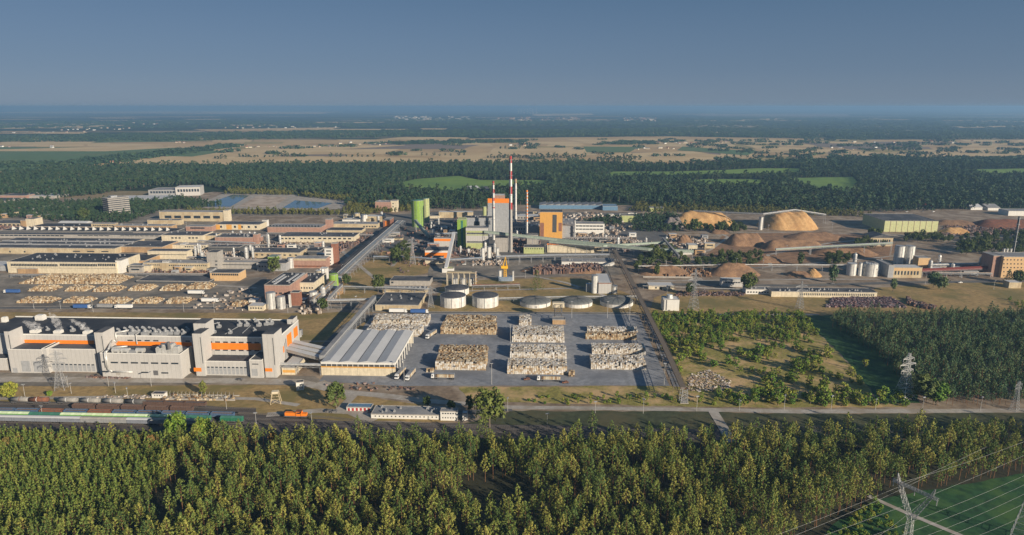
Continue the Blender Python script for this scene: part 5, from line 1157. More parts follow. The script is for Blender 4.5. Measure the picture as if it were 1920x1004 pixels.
for s in (-1, 1):
    b = MB(); trussbar(b, (0, 0, zk), (s*arm, 0, k_*.93), 1.6, 1.2, 7, .075); P(b, 'head_leg', 'steel', t)
    b = MB(); trussbar(b, (s*arm, 0, k_*.93), (s*(arm+1), 0, k_*1.02), 1.2, .3, 2, .07); P(b, 'peak', 'steel', t)
b = MB(); trussbar(b, (-arm-2.5, 0, k_*.93), (arm+2.5, 0, k_*.93), 1.0, 1.0, 14, .07); P(b, 'crossbeam', 'steel', t)
for x in (-arm-2.2, 0, arm+2.2):
    b = MB(); b.bar((x, 0, k_*.93), (x, 0, k_*.93-2.6), .16, 6); P(b, 'insulator', 'steel', t)
near_t = t
# power lines of the lower right corner: real hanging cables
def cable(a, c, sag, r, m='steel_bright'):
    pts = []; n = 24
    for i in range(n+1):
        f = i/n; p = a+(c-a)*f; pts.append(p-Vector((0, 0, 4*sag*f*(1-f))))
    b = MB(); b.tube([p-a for p in pts], r, 4); o = b.build('power_line', m, loc=a)
    return tag(o, 'thin power line strung past the pylons over the lower right meadow', 'cable', 'power lines over the lower right meadow')
for (x0, y0, x1, y1, z) in ((1455,1004,1850,838,32),(1500,1020,1930,850,30),(1395,1040,1740,893,33),(1560,1030,1930,888,28),(1600,1035,1930,905,27),(1650,1035,1930,922,26),(1700,1030,1930,940,25),(1752,1030,1930,962,24),(1690,905,1990,800,34),(1590,1040,1725,945,28)):
    a = G(x0, y0, z); c = G(x1, y1, z); cable(a, c, 1.5, .03)
# ---------------------------------------------------------------- masts and lamp posts
def mast(h, r=.16, head=True):
    b = MB(); b.bar((0, 0, 0), (0, 0, h), r, 6, r*.6); q = MB()
    if head: q.box(-1, 1, -.35, .35, h-.1, h+.35)
    return b, q
b, q = mast(15); lm0 = thing('light_mast', 'tall floodlight mast on the bale storage lot', 'light mast', G(957, 644), 0, 'floodlight masts on the bale lot'); P(b, 'pole', 'steel_bright', lm0); P(q, 'lamp_head', 'steel', lm0)
for x, y in ((1245,722),(1139,597),(922,722),(758,716),(1072,597),(1180,610)):
    c = copy_tree(lm0); c.location = G(x, y)
b, q = mast(8.5, .13); lp0 = thing('lamp_post', 'slender grey lamp post beside the works roads and tracks', 'lamp post', G(47, 745), 0, 'lamp posts and line poles'); P(b, 'pole', 'steel_bright', lp0); P(q, 'lamp_head', 'steel', lp0)
q.v = [(v[0]*.7, v[1]*.6, v[2]) for v in q.v]
for x, y in ((128,727),(134,739),(204,725),(217,738),(284,725),(80,783),(241,754),(425,768),(481,801),(585,799),(64,580),(114,580),(175,586),(345,585),(402,586),(540,588),(600,587),(480,700),(640,583),(952,772),(1026,797),(1116,775),(1206,776),(1306,772),(1386,771),(1470,769),(1558,769),(1641,770),(1729,771),(1838,770),(1250,560),(700,480),(730,462),(1380,500),(1475,472),(1560,470),(1430,505),(1645,520),(1735,533),(1863,543),(1290,432),(1345,430),(1440,436),(1560,432),(1850,470),(300,405),(350,430),(973,498),(985,522),(1105,500),(1023,474),(1143,478),(1188,482),(668,575),(620,560)):
    c = copy_tree(lp0); c.location = G(x, y); c.scale = (1, 1, random.uniform(.8, 1.25)); c.rotation_euler = (0, 0, random.uniform(0, 3))
# ---------------------------------------------------------------- paper bales on the lot
def bale_stack(mb, xl, xr, yb, yt, yk, single=None, skip_front=False, sz=1.25, jag=.5):
    o = G(xl, yb); u = Vector((math.cos(TH), math.sin(TH), 0)); n = Vector((-math.sin(TH), math.cos(TH), 0))
    w = abs(G(xr, yb).x-o.x); h = hgt(xl, yb, yt); d = (G((xl+xr)/2, yk, h)-o).dot(n); ni = max(2, int(w/sz)); nj = max(2, int(d/(sz*1.15))); nk = max(2, round(h/(sz*.95)))
    H = np.clip(nk-(rng.random((ni, nj)) < .25).astype(int)-(rng.random((ni, nj)) < .06), 1, nk)
    for i in range(ni):
        for j in range(nj):
            if random.random() < .02: continue
            edge = i in (0, ni-1) or j in (0, nj-1)
            for k in range(H[i, j]):
                if not edge and k < H[i, j]-2: continue
                p = o+u*((i+.5)*w/ni+random.uniform(-.12, .12))+n*((j+.5)*d/nj+random.uniform(-.14, .14)); z = k*sz*.95
                if j == 0 and single is not None and single[0] > 0:
                    single[0] -= 1; single[1](Vector((p.x, p.y, z+.17)), TH+random.uniform(-.12, .12)); continue
                mb.obox((p.x, p.y, z+.17), w/ni*random.uniform(.8, .95), d/nj*random.uniform(.8, .95), sz*.93, TH+random.uniform(-.13, .13))
bm_ = MB(); bm_.box(-.58, .58, -.62, .62, 0, 1.16)
bp = None; allb = []
def one(loc, a):
    global bp
    if bp is None:
        bp = bm_.build('paper_bale', 'bale_single'); tag(bp, 'pressed paper bale in the front rows of the lot stacks', 'bale', 'bales in the front rows of the lot stacks'); o = bp
    else: o = bp.copy(); col.objects.link(o)
    o.location = loc; o.rotation_euler = (0, 0, a)
left = [290, one]
mbw = MB(); mbt = MB()
bale_stack(mbw, 951, 1063, 702, 686, 671, left)
bale_stack(mbt, 816, 911, 694, 679, 660, left)
bale_stack(mbw, 1108, 1211, 693, 680, 664, left)
bale_stack(mbw, 956, 1062, 672, 661, 646)
bale_stack(mbw, 960, 1058, 642, 629, 611); bale_stack(mbw, 973, 996, 612, 603, 591)
bale_stack(mbt, 1098, 1193, 637, 626, 621); bale_stack(mbw, 1101, 1195, 623, 618, 612)
bale_stack(mbw, 1110, 1210, 665, 655, 645)
bale_stack(mbt, 826, 930, 627, 615, 604); bale_stack(mbt, 834, 929, 605, 600, 590)
bale_stack(mbt, 822, 914, 662, 655, 645)
bale_stack(mbw, 688, 790, 631, 619, 609); bale_stack(mbw, 697, 802, 611, 601, 589)
bale_stack(mbt, 1066, 1078, 707, 698, 694); bale_stack(mbt, 799, 813, 699, 692, 689)
tag(mbw.build('white_bale_stacks', 'bales'), 'whitish paper bales filling the rest of the lot stacks', 'bales', kind='stuff')
tag(mbt.build('brown_bale_stacks', 'bales_tan'), 'brownish paper bales filling the left lot stacks', 'bales', kind='stuff')
# heaps of bales in the left yard
def bale_heap(label, xl, xr, yb, yt, ykk):
    o = G(xl, yb); w = abs(G(xr, yb).x-o.x); h = max(2.5, hgt(xl, yb, yt)); d = max(8, G(xl, ykk, 0).y-o.y); c = Vector((o.x+w/2, o.y+d/2, 0)); mb = MB()
    nx, ny = int(w/1.3), int(d/1.3)
    for i in range(nx):
        for j in range(ny):
            x = (i+.5)/nx*2-1; y = (j+.5)/ny*2-1; e = max(abs(x), abs(y)); hh = h*min(1, (1-e**3)*1.25+.12)*random.uniform(.75, 1.05)
            if x < -.93 and random.random() < .5: continue
            mb.obox((x*w/2+random.uniform(-.3, .3), y*d/2+random.uniform(-.3, .3), .16), random.uniform(1.0, 1.6), random.uniform(1, 1.5), hh, random.uniform(0, 3), random.uniform(-.2, .2))
    o = mb.build('bale_heap', 'bales_tan', loc=c, rz=0); tag(o, label, 'heap')
bale_heap('longest heap of pale bales along the back of the left yard', 33, 222, 533, 524, 520)
for i, (a, b_, c, k) in enumerate(((50,100,547,537),(118,162,547,537),(170,222,548,537),(237,282,546,536),(296,338,546,536),(345,395,543,535),(26,98,569,554),(113,167,569,556),(181,235,570,556),(244,296,570,556),(306,352,570,557),(430,462,576,566))):
    nm = ['left end','second','third','fourth','fifth','right end'] if i < 6 else ['left end','second','third','fourth','right end','isolated right-hand one']
    lb = f'{nm[i if i < 6 else i-6]} heap of tan bales in the {"middle" if i < 6 else "front"} row of the left yard'
    bale_heap(lb, a+1, b_-2, c, c-6.5, c-8.5)
# ---------------------------------------------------------------- stockpiles
def mound(label, xl, xr, yb, yt, m, depth=None, pw=1.25, ridge=.35, name='wood_chip_heap', cat='heap', flutes=0, nz=.06):
    o = G(xl, yb); w = abs(G(xr, yb).x-o.x); d = depth or w*.55; xc = (xl+xr)/2
    yc = G(xc, yb).y+d/2; dd = ray(xc, yt); hh = CAMH+dd[2]*yc/dd[1]
    c = Vector(((G(xl, yb).x+G(xr, yb).x)/2, yc, 0)); nx, ny = 46, 24; V = []; F = []
    ph = rng.uniform(0, 6, 8)
    for j in range(ny+1):
        for i in range(nx+1):
            x = i/nx*2-1; y = j/ny*2-1; r = math.hypot(max(0, abs(x)-ridge)/(1-ridge), y)
            n = math.sin(x*9+ph[0])*math.sin(y*5+ph[1])*nz+math.sin(x*23+ph[2]+y*7)*nz*.4+math.sin(y*17+x*5+ph[3])*nz*.35
            z = max(0, (1-r**(1/pw*1.6))*(1+n)) if r < 1 else 0
            if flutes and r < 1: z *= 1-.12*abs(math.sin((x+.3*y)*flutes))*(r)
            V.append((x*w/2, y*d/2, z*hh+.14+(0 if r < 1 else -.3)))
    for j in range(ny):
        for i in range(nx): k = j*(nx+1)+i; F.append((k, k+1, k+nx+2, k+nx+1))
    b = MB(); b.v = V; b.f = F; b.m = [0]*len(F); o = b.build(name, m, loc=c, rz=TH, smooth=True); tag(o, label, cat); return o
mound('fluted gold chip heap partly hidden by trees, left of the white silo tower', 1258, 1392, 429, 397, 'chips_gold', 60, flutes=24, pw=.85)
mound('biggest fluted gold chip heap, right of the white silo tower', 1440, 1550, 433, 396, 'chips_gold', 80, flutes=20, ridge=.35, pw=.75)
mound('grey shaded heap at the left foot of the fluted gold heap', 1245, 1290, 430, 408, 'chips_grey', 35)
mound('brown chip heap in front, left one with a low retaining wall', 1200, 1300, 519, 499, 'chips', 30, ridge=.4)
mound('brown chip heap in front, taller one behind the round tree', 1335, 1435, 521, 494, 'chips', 36, ridge=.3)
mound('small cone of light brown chips beside the white cabin', 1268, 1306, 460, 440, 'chips', 26, ridge=.05)
mound('brown stockpile with steep left face behind the thin pipe line', 1368, 1446, 463, 438, 'chips', 42, ridge=.5)
mound('long low brown stockpile under the pale conveyor', 1436, 1560, 472, 450, 'chips', 40, ridge=.6)
mound('dark brown stockpile highest behind the pale conveyor', 1482, 1600, 452, 436, 'chips', 45, ridge=.3)
mound('wide brown stockpile left of the mixing plant', 1530, 1660, 482, 463, 'chips', 40, ridge=.4)
mound('small reddish heap in front of the long brown stockpile', 1422, 1475, 494, 481, 'chips', 26)
mound('reddish brown heap between the dark trees, upper right of the cabin', 1335, 1372, 440, 431, 'chips', 30)
mound('light grey-brown heap at the right of the front heaps', 1478, 1530, 521, 509, 'chips', 22)
mound('sharp-ridged tan heap at the far end of the front heaps', 1516, 1548, 521, 504, 'chips_gold', 22, ridge=.05)
mound('brown spoil heap behind the pale green shed', 1765, 1850, 425, 413, 'chips', 50)
mound('reddish spoil heap farthest right, behind the pale green shed', 1850, 2000, 430, 412, 'rust', 60, ridge=.6)
mound('golden log heap right of the pale green shed', 1775, 1830, 440, 427, 'chips_gold', 30)
mound('flat dark scrap mound in the centre yard', 975, 1140, 514, 501, 'chips', 24, ridge=.6)
b = MB(); 
for s_ in (G(1200, 520), ): b.box(0, abs(G(1298, 521).x-G(1206, 521).x), 0, .6, 0, 1.6)
tag(b.build('retaining_wall', 'concrete', loc=G(1206, 521), rz=TH), 'low pale retaining wall at the foot of the left front heap', 'wall')
# loose stuff
def litter(name, poly, sp, m, label, cat, s0, s1, hz, thin=.2):
    p, _, _ = scatter(poly, sp, (), thin=thin); mb = MB()
    for q in p: 
        s = random.uniform(s0, s1); mb.obox((q[0], q[1], .12), s*random.uniform(.8, 2), s, hz*random.uniform(.4, 1), random.uniform(0, 3), random.uniform(-.3, .3))
    tag(mb.build(name, m), label, cat, kind='stuff')
litter('scrap', [(1000,505),(1120,500),(1130,512),(1000,516)], 1.7, 'scrap', 'rusty brown scrap scattered over the centre yard mound', 'scrap', .8, 2, 6)
litter('scrap', [(1548,577),(1560,560),(1670,558),(1700,578)], 1.5, 'scrap_purple', 'purplish brown scrap field in front of the long depot', 'scrap', .7, 1.6, 1.6, .05)
litter('pallets', [(1265,556),(1270,546),(1400,549),(1392,556)], 2.0, 'rust_pal' if False else 'scrap', 'reddish pallets in rows along the field edge', 'pallets', .9, 1.8, 1.2, .3)
litter('rubble', [(1288,735),(1292,704),(1330,694),(1372,716),(1368,735)], 1.6, 'rubble', 'pale broken concrete rubble at the foot of the rusty conveyor', 'rubble', .4, 1.4, .6)
litter('rubble', [(1700,560),(1712,566),(1755,578),(1742,582),(1700,572)], 1.3, 'scrap', 'dark spoil and logs piled in a line before the pine wood', 'spoil', .6, 2, 3)
litter('logs', [(1760,442),(1770,424),(1930,420),(1930,442)], 3.5, 'scrap', 'brown logs and debris spread right of the pale green shed', 'logs', .8, 3, 2, .4)
litter('debris', [(1250,470),(1255,440),(1330,450),(1320,480)], 4, 'rubble', 'mixed pale machinery debris left of the white cabin', 'debris', .8, 3, 3, .5)
litter('debris', [(806,560),(700,470),(710,440),(860,405),(905,470),(860,500),(760,500)], 7.5, 'scrap', 'small yard clutter between the green silos and power plant', 'clutter', .8, 3, 2.5, .5)
litter('clutter', [(960,420),(1100,398),(1180,408),(1170,440),(1080,446),(1010,424)], 7, 'rubble', 'pale clutter in the yards behind the ochre block', 'clutter', 1, 4, 3, .5)
litter('clutter', [(352,560),(470,540),(495,560),(470,584),(360,580)], 5, 'rubble', 'pallets and clutter at the right of the left yard', 'clutter', .8, 3, 2, .5)
litter('clutter', [(600,722),(700,720),(800,730),(700,735)], 3.2, 'scrap', 'small clutter in front of the grey-roofed warehouse', 'clutter', .5, 1.6, 1.2, .5)
litter('timber', [(240,712),(160,709),(165,706),(245,708)], 1.2, 'scrap', 'row of rusty timbers lying on the apron before the hall', 'timber', .6, 1.6, .9, .1)
litter('timber', [(300,752),(320,740),(440,743),(440,752)], 2.0, 'bales_tan', 'stacks of pale timber on the long loading platform', 'timber', .6, 1.8, 1.4, .25)
litter('rubble', [(180,747),(200,741),(290,742),(280,750)], 2.2, 'rubble', 'light gravel rubble between hut and tank wagons', 'rubble', .4, 1.6, .8, .4)
# loading platform
t = thing('loading_platform', 'long pale loading platform with a row of thin posts', 'platform', G(308, 750), TH); w = abs(G(442, 750).x-G(308, 750).x)
b = MB(); b.box(0, w, 0, 1, 0, 1); b.box(0, w, 7, 7.4, 0, .8); P(b, 'kerb_wall', 'concrete', t)
q = MB(); q.bar((0, 0, 0), (0, 0, 3.6), .12, 5); q.bar((0, 0, 3.6), (0, 1.2, 4.0), .1, 4); f0 = P(q, 'post', 'concrete', t); f0.location = (2, 3.5, 0)
for i in range(1, 17): put(f0, t, (2+i*(w-4)/16, 3.5, 0))

for poly, m_ in (([(404,459),(404,446),(475,446),(478,459)],'scrap'),([(352,486),(352,472),(388,472),(388,486)],'rubble'),([(412,488),(412,474),(480,476),(480,488)],'rubble'),([(232,512),(300,508),(392,510),(392,514)],'scrap'),([(0,433),(0,424),(60,428),(60,434)],'scrap'),([(600,470),(640,455),(700,436),(690,450),(620,485)],'scrap'),([(560,590),(580,545),(640,520),(630,560),(600,590)],'rubble'),([(480,470),(480,456),(600,456),(600,462)],'rubble'),([(960,475),(960,440),(1010,440),(1020,476)],'scrap'),([(1060,455),(1080,442),(1180,446),(1240,462),(1150,470)],'rubble'),([(885,500),(870,470),(930,470),(945,500)],'rubble'),([(1730,520),(1745,500),(1860,498),(1860,516)],'scrap'),([(1250,520),(1200,500),(1330,505),(1340,520)],'chips')):
    litter('machinery', poly, 3.1, m_, 'tangle of small machinery and fittings between the works buildings', 'machinery', .5, 2.0, 3.0, .35)
k = 0
for x, y, w_, h_, d_ in [(random.uniform(*r[:2]), random.uniform(*r[2:4]), random.uniform(5, 16), random.uniform(3, 7), random.uniform(5, 10)) for r in ((810,860,415,440),(700,850,440,495),(960,1010,400,440),(1060,1180,440,480),(1100,1250,405,440),(404,480,445,460),(480,610,455,492),(230,390,505,514),(560,640,520,585),(1740,1860,505,520),(1250,1330,445,480),(640,700,408,418),(0,60,395,412)) for _ in range(8)]:
    t = thing('works_hut', 'small plain works hut squeezed in among the bigger works buildings', 'hut', G(x, y), TH, 'small works huts'); wl = random.choice(('cream','concrete','pinkish','grey_wall','white_plain','tan'))
    b = MB(); b.box(0, w_, 0, d_, 0, h_); P(b, 'wall', wl, t); b = MB(); b.box(-.2, w_+.2, -.2, d_+.2, h_, h_+.25); P(b, 'roof', random.choice(('roof_dark','roof_grey','roof_light')), t)
    b = MB(); b.box(w_*.2, w_*.8, -.06, .05, h_*.5, h_*.75); P(b, 'window', 'glass', t)

vp_ = None
for r in ((860,945,468,492),(960,1010,430,460),(1060,1075,430,450),(404,480,446,460),(352,392,474,486),(412,482,476,488),(575,640,525,570),(700,745,400,420),(1740,1860,503,516),(1590,1660,500,520),(1115,1250,448,470),(490,610,458,470),(800,860,420,445)):
    for _ in range(5):
        x, y = random.uniform(*r[:2]), random.uniform(*r[2:])
        if vp_ is None:
            vp_ = o = thing('process_vessel', 'small upright steel process vessel among the pipework', 'vessel', G(x, y), 0, 'small process vessels'); b = MB(); b.cyl(0, 0, 1.5, 9, 1.3, n=12); b.dome(0, 0, 9, 1.3, .8, 12, 3); P(b, 'shell', 'steel_bright', o)
            b = MB(); b.tube([(1.6, 0, 0), (1.6, 0, 9.5), (0, 0, 10.6), (0, 0, 9.5)], .2, 5); P(b, 'pipe', 'steel', o); b = MB(); b.cyl(0, 0, 0, 1.5, 1.0, 1.0, 8); b.cyl(0, 0, 6, 6.2, 2.1, n=12); P(b, 'skirt_and_platform', 'steel', o)
        else: o = copy_tree(vp_)
        o.location = G(x, y); z_ = random.uniform(.6, 1.7); o.scale = (random.uniform(.7, 1.6),)*2+(z_,); o.rotation_euler = (0, 0, random.uniform(0, 6))
# ---------------------------------------------------------------- railway: tracks and wagons
def track(pxs, z=.16):
    pts = [G(x, y, z) for x, y in pxs]; b = MB(); tm = MB()
    for a, c in zip(pts, pts[1:]):
        d = (c-a).normalized(); n = Vector((-d.y, d.x, 0))
        for s in (-.75, .75): b.beam(a+n*s, c+n*s, .12, .16)
        L = (c-a).length; k = int(L/1.4); ang = math.atan2(d.y, d.x)
        for i in range(k): p = a+d*(i*1.4); tm.obox((p.x, p.y, z-.04), .26, 2.5, .1, ang)
    t = tag(b.build('rails', 'steel_dark'), kind='structure'); s_ = tag(tm.build('sleepers', 'trunk_grey'), kind='structure'); return pts
def along(pxs, n0, length, gap):
    a = G(*pxs[0]); c = G(*pxs[-1]); d = (c-a); L = d.length; u = d.normalized(); ang = math.atan2(u.y, u.x)
    return [(a+u*((i+.5)*(length+gap)), ang) for i in range(n0)]
T1 = [(-60,775.5),(480,785.5)]; T2 = [(-60,783),(480,794)]; T3 = [(-60,790),(480,801)]; T4 = [(90,757),(480,766.5)]; T5 = [(-60,757),(120,757.5)]; T6 = [(120,767),(480,776)]
for T in (T1, T2, T3, T4, T5, T6): track(T)
track([(480,785.5),(620,790),(980,806),(1340,818)]); track([(480,794),(980,812),(1340,823)]); track([(480,776),(620,783),(700,792),(980,801),(1340,812)]); track([(1340,800),(1930,806)]); track([(1340,806),(1930,812)])
def bogies(t, L):
    for s in (-1, 1):
        b = MB(); b.box(-1.6, 1.6, -.95, .95, .75, 1.15); g = P(b, 'bogie', 'steel_dark', t); g.location = (s*L*.36, 0, 0)
        for x in (-.95, .95):
            for y in (-.85, .7): q = MB(); q.bar((x, y, .6), (x, y+.15, .6), .46, 12); P(q, 'wheel', 'tyre', g)
def open_wagon(side, load, L=14):
    t = empty('open_wagon', (0, 0, 0)); b = MB(); b.box(-L/2+.2, L/2-.2, -1.4, -1.28, 1.2, 3.3); b.box(-L/2+.2, L/2-.2, 1.28, 1.4, 1.2, 3.3); b.box(-L/2+.2, -L/2+.32, -1.28, 1.28, 1.2, 3.3); b.box(L/2-.32, L/2-.2, -1.28, 1.28, 1.2, 3.3)
    for i in range(9): x = -L/2+.4+i*(L-.8)/8; b.box(x-.07, x+.07, -1.5, -1.4, 1.2, 3.3)
    P(b, 'body', side, t); b = MB(); b.box(-L/2+.33, L/2-.33, -1.27, 1.27, 1.2, 2.7); P(b, 'load', load, t); b = MB(); b.box(-L/2, L/2, -.5, .5, .95, 1.2); P(b, 'underframe', 'steel_dark', t); bogies(t, L); return t
def hopper(side, roof, L=7):
    t = empty('hopper_wagon', (0, 0, 0)); b = MB()
    b.add([(-L/2,-1.1,1.2),(L/2,-1.1,1.2),(L/2,1.1,1.2),(-L/2,1.1,1.2),(-L/2+.5,-1.5,3.3),(L/2-.1,-1.5,3.3),(L/2-.1,1.5,3.3),(-L/2+.5,1.5,3.3)], [(0,3,2,1),(4,5,6,7),(0,1,5,4),(1,2,6,5),(2,3,7,6),(3,0,4,7)])
    for i in range(5): x = -L/2+.6+i*(L-1.2)/4; b.box(x-.06, x+.06, -1.55, -1.3, 1.5, 3.25)
    P(b, 'body', side, t); b = MB(); b.add([(-L/2+.4,-1.52,3.32),(L/2,-1.52,3.32),(L/2,1.52,3.32),(-L/2+.4,1.52,3.32),(-L/2+.6,-.3,4.1),(L/2-.2,-.3,4.1),(L/2-.2,.3,4.1),(-L/2+.6,.3,4.1)], [(4,5,6,7),(0,1,5,4),(1,2,6,5),(2,3,7,6),(3,0,4,7)]); P(b, 'roof', roof, t)
    b = MB(); b.box(-L/2, L/2, -.5, .5, .9, 1.2); P(b, 'underframe', 'steel_dark', t); bogies(t, L); return t
def tank_wagon(shell, band, L=13.5):
    t = empty('tank_wagon', (0, 0, 0)); b = MB(); b.bar((-L/2+.8, 0, 2.65), (L/2-.8, 0, 2.65), 1.42, 18); b.bar((-L/2+.5, 0, 2.65), (-L/2+.8, 0, 2.65), 1.0, 18, 1.42); b.bar((L/2-.8, 0, 2.65), (L/2-.5, 0, 2.65), 1.42, 18, 1.0); P(b, 'barrel', shell, t, True)
    b = MB(); b.cyl(0, 0, 3.9, 4.5, .5, n=12); b.box(-2.5, 2.5, -.3, .3, 4.1, 4.18); P(b, 'filling_dome', shell, t)
    b = MB(); b.bar((-1, 0, 2.65), (-.6, 0, 2.65), 1.46, 18); P(b, 'stripe', band, t); b = MB(); b.box(-L/2, L/2, -.6, .6, .9, 1.25); P(b, 'underframe', 'steel_dark', t); bogies(t, L); return t
def covered(side, roof, L=14):
    t = empty('covered_wagon', (0, 0, 0)); b = MB(); b.box(-L/2+.2, L/2-.2, -1.4, 1.4, 1.1, 3.4)
    for i in range(7): x = -L/2+.5+i*(L-1)/6; b.box(x-.07, x+.07, -1.48, -1.4, 1.1, 3.4)
    P(b, 'body', side, t); b = MB(); n = 8; 
    for i in range(n):
        a0 = math.pi*i/n; a1 = math.pi*(i+1)/n; y0, z0 = -math.cos(a0)*1.5, 3.4+math.sin(a0)*.7; y1, z1 = -math.cos(a1)*1.5, 3.4+math.sin(a1)*.7
        b.add([(-L/2+.1,y0,z0),(L/2-.1,y0,z0),(L/2-.1,y1,z1),(-L/2+.1,y1,z1)], [(0,1,2,3)])
    P(b, 'roof', roof, t); b = MB(); b.box(-L/2, L/2, -.6, .6, .85, 1.1); P(b, 'underframe', 'steel_dark', t); bogies(t, L); return t
mat('wagon_blue', (.07,.12,.21), streak=.4); mat('wagon_green', (.14,.42,.06), streak=.2); mat('wagon_dkgreen', (.03,.18,.10), streak=.3); mat('pale_green', (.58,.70,.45), streak=.15)
mat('wagon_grey', (.20,.22,.26), streak=.4); mat('tank_grey', (.30,.29,.27), streak=.4); mat('tank_dark', (.10,.10,.10), streak=.3); mat('gravel_load', (.24,.16,.12), var=.4, scale=2)
def train(protos, seq, T, L, gap, z=.32, label=None, cat='wagon', group=None):
    used = set()
    for (p, a), s in zip(along(T, len(seq), L, gap), seq):
        if s is None: continue
        o = protos[s] if s not in used else copy_tree(protos[s]); used.add(s); o.location = (p.x, p.y, z); o.rotation_euler = (0, 0, a)
        if isinstance(label, dict): tag(o, label[s], cat, group+(' '+str(s) if s else ''))
    for k, o in protos.items():
        if k not in used:
            for c in list(o.children_recursive)+[o]: bpy.data.objects.remove(c)
train({0: open_wagon('wagon_blue', 'gravel_load'), 1: open_wagon('rust', 'gravel_load')}, [1,0,0,1,0,1,0,0,0,0,0], T1, 14, .9, label={0: 'blue open wagon filled with brown ballast in the rear long train', 1: 'rusty open wagon filled with brown ballast in the rear long train'}, group='open wagons of the rear train')
train({0: hopper('wagon_green', 'pale_green'), 1: hopper('wagon_dkgreen', 'green_dark')}, [0,0,0,0,0,0,1,1,1,0,0,0,0,0,0,0,0,0,0,0,1,1,1,None,1,1], T2, 5.4, 1.0, label={0: 'bright green hopper wagon with pale green top in the green train', 1: 'dark teal green hopper wagon in the green train'}, group='hopper wagons of the green train')
train({0: covered('wagon_grey', 'roof_light'), 1: covered('steel', 'concrete')}, [None,0,0,0,0,1,1,0,1,1], T3, 13, .8, label={0: 'grey covered wagon with rounded roof half hidden by the forest edge', 1: 'paler covered wagon with bright roof nearest the forest edge'}, group='covered wagons of the nearest train')
train({0: tank_wagon('tank_grey', 'truck_white'), 1: tank_wagon('tank_dark', 'truck_white')}, [0,0,0,1], [(108,757.5),(480,766.5)], 13.6, .8, label={0: 'grey tank wagon in the short train of tank wagons', 1: 'blackened tank wagon at the right end of the tank train'}, group='tank wagons')
train({0: tank_wagon('tank_grey', 'rust')}, [0], [(26,757),(120,757.5)], 10, .8, label={0: 'small grey tank wagon standing alone at the left'}, group='lone wagons at left')
train({0: tank_wagon('rust', 'truck_white')}, [0], [(58,757.5),(120,758)], 10, .8, label={0: 'rust-brown tank wagon beside the lone grey one'}, group='lone wagons at left rusty')
train({0: open_wagon('wagon_brown', 'gravel_load')}, [0,0,0,0,0], [(136,768),(480,776)], 14.5, .8, label={0: 'low dark red-brown wagon on the middle track behind the trains'}, group='dark red wagons')
train({0: open_wagon('wagon_brown', 'steel_dark')}, [0,0,0], [(272,761.5),(480,766.5)], 12, .8, label={0: 'dark brown wagon following the black tank wagon'}, group='dark brown wagons')
# orange shunting locomotive
t = thing('locomotive', 'bright orange shunting locomotive alone on the dark tracks', 'locomotive', G(555.5, 784, .1)+Vector((0, 0, .25)), R(-3))
b = MB(); b.box(-7, 7, -1.4, 1.4, 1.1, 1.5); P(b, 'frame', 'steel_dark', t); b = MB(); b.box(-6.4, .5, -1.1, 1.1, 1.5, 3.4); b.box(3.6, 6.6, -1.1, 1.1, 1.5, 3.1); P(b, 'hood', 'orange', t)
b = MB(); b.box(.5, 3.6, -1.45, 1.45, 1.5, 4.3); c = P(b, 'cab', 'orange', t); b = MB(); b.box(.9, 3.2, -1.5, -1.4, 3.1, 3.9); P(b, 'window', 'glass', c); b = MB(); b.box(.3, 3.8, -1.55, 1.55, 4.3, 4.5); P(b, 'roof', 'rust', c); bogies(t, 13)
# ---------------------------------------------------------------- road vehicles
def truck(cabm, trm, L=13.2, load=False):
    t = empty('articulated_truck', (0, 0, 0)); b = MB(); b.add([(-8.6,-1.2,1),(-6.5,-1.2,1),(-6.5,1.2,1),(-8.6,1.2,1),(-8.3,-1.2,3.5),(-6.5,-1.2,3.8),(-6.5,1.2,3.8),(-8.3,1.2,3.5)], [(0,3,2,1),(4,5,6,7),(0,1,5,4),(1,2,6,5),(2,3,7,6),(3,0,4,7)]); c = P(b, 'cab', cabm, t)
    b = MB(); b.box(-8.55, -8.38, -1.1, 1.1, 2.1, 3.1); b.box(-8.1, -7.2, -1.26, -1.2, 2.1, 3.0); P(b, 'windscreen', 'glass', c)
    b = MB()
    if load:
        b.box(-5.9, 7.3, -1.25, 1.25, 1.2, 1.4); b.box(-5.9, -5.8, -1.25, 1.25, 1.4, 3.9); b.box(7.2, 7.3, -1.25, 1.25, 1.4, 3.9); b.box(-5.9, 7.3, -1.25, 1.25, 3.85, 4.0)
        q = MB()
        for i in range(10): q.box(-5.5+i*1.27, -4.4+i*1.27, -1.1, 1.1, 1.4, 3.4)
        P(q, 'load', 'bales_tan', t)
    else: b.box(-5.9, 7.3, -1.25, 1.25, 1.2, 4.0)
    P(b, 'trailer', trm, t); b = MB(); b.box(-8.3, 7, -.5, .5, .75, 1.15); P(b, 'chassis', 'steel_dark', t)
    for y in (-1.15, .85):
        q = MB(); q.bar((0, y, .5), (0, y+.3, .5), .5, 12); f0 = P(q, 'wheel', 'tyre', t); f0.location = (-7.7, 0, 0)
        for x in (-4.8, 4.2, 5.4, 6.6): put(f0, t, (x, 0, 0))
    return t
def place(o, px, py, a, label, cat='truck'): o.location = G(px, py, .22)+Vector((0, 1.3, 0)); o.rotation_euler = (0, 0, a); tag(o, label, cat); return o
TR = truck('truck_white', 'steel', load=True)
place(TR, 832, 712, TH, 'truck with open-sided bale trailer facing left at the front of the lot')
place(copy_tree(TR), 1031, 716, TH, 'truck with open-sided trailer facing left below the largest bale stack')
place(copy_tree(TR), 809, 632, R(70), 'truck turned away beside the rear left bale stack')
place(copy_tree(TR), 751, 706, R(78), 'left one of two trucks parked nose-in beside the warehouse')
place(copy_tree(TR), 770, 708, R(80), 'right one of two trucks parked nose-in beside the warehouse')
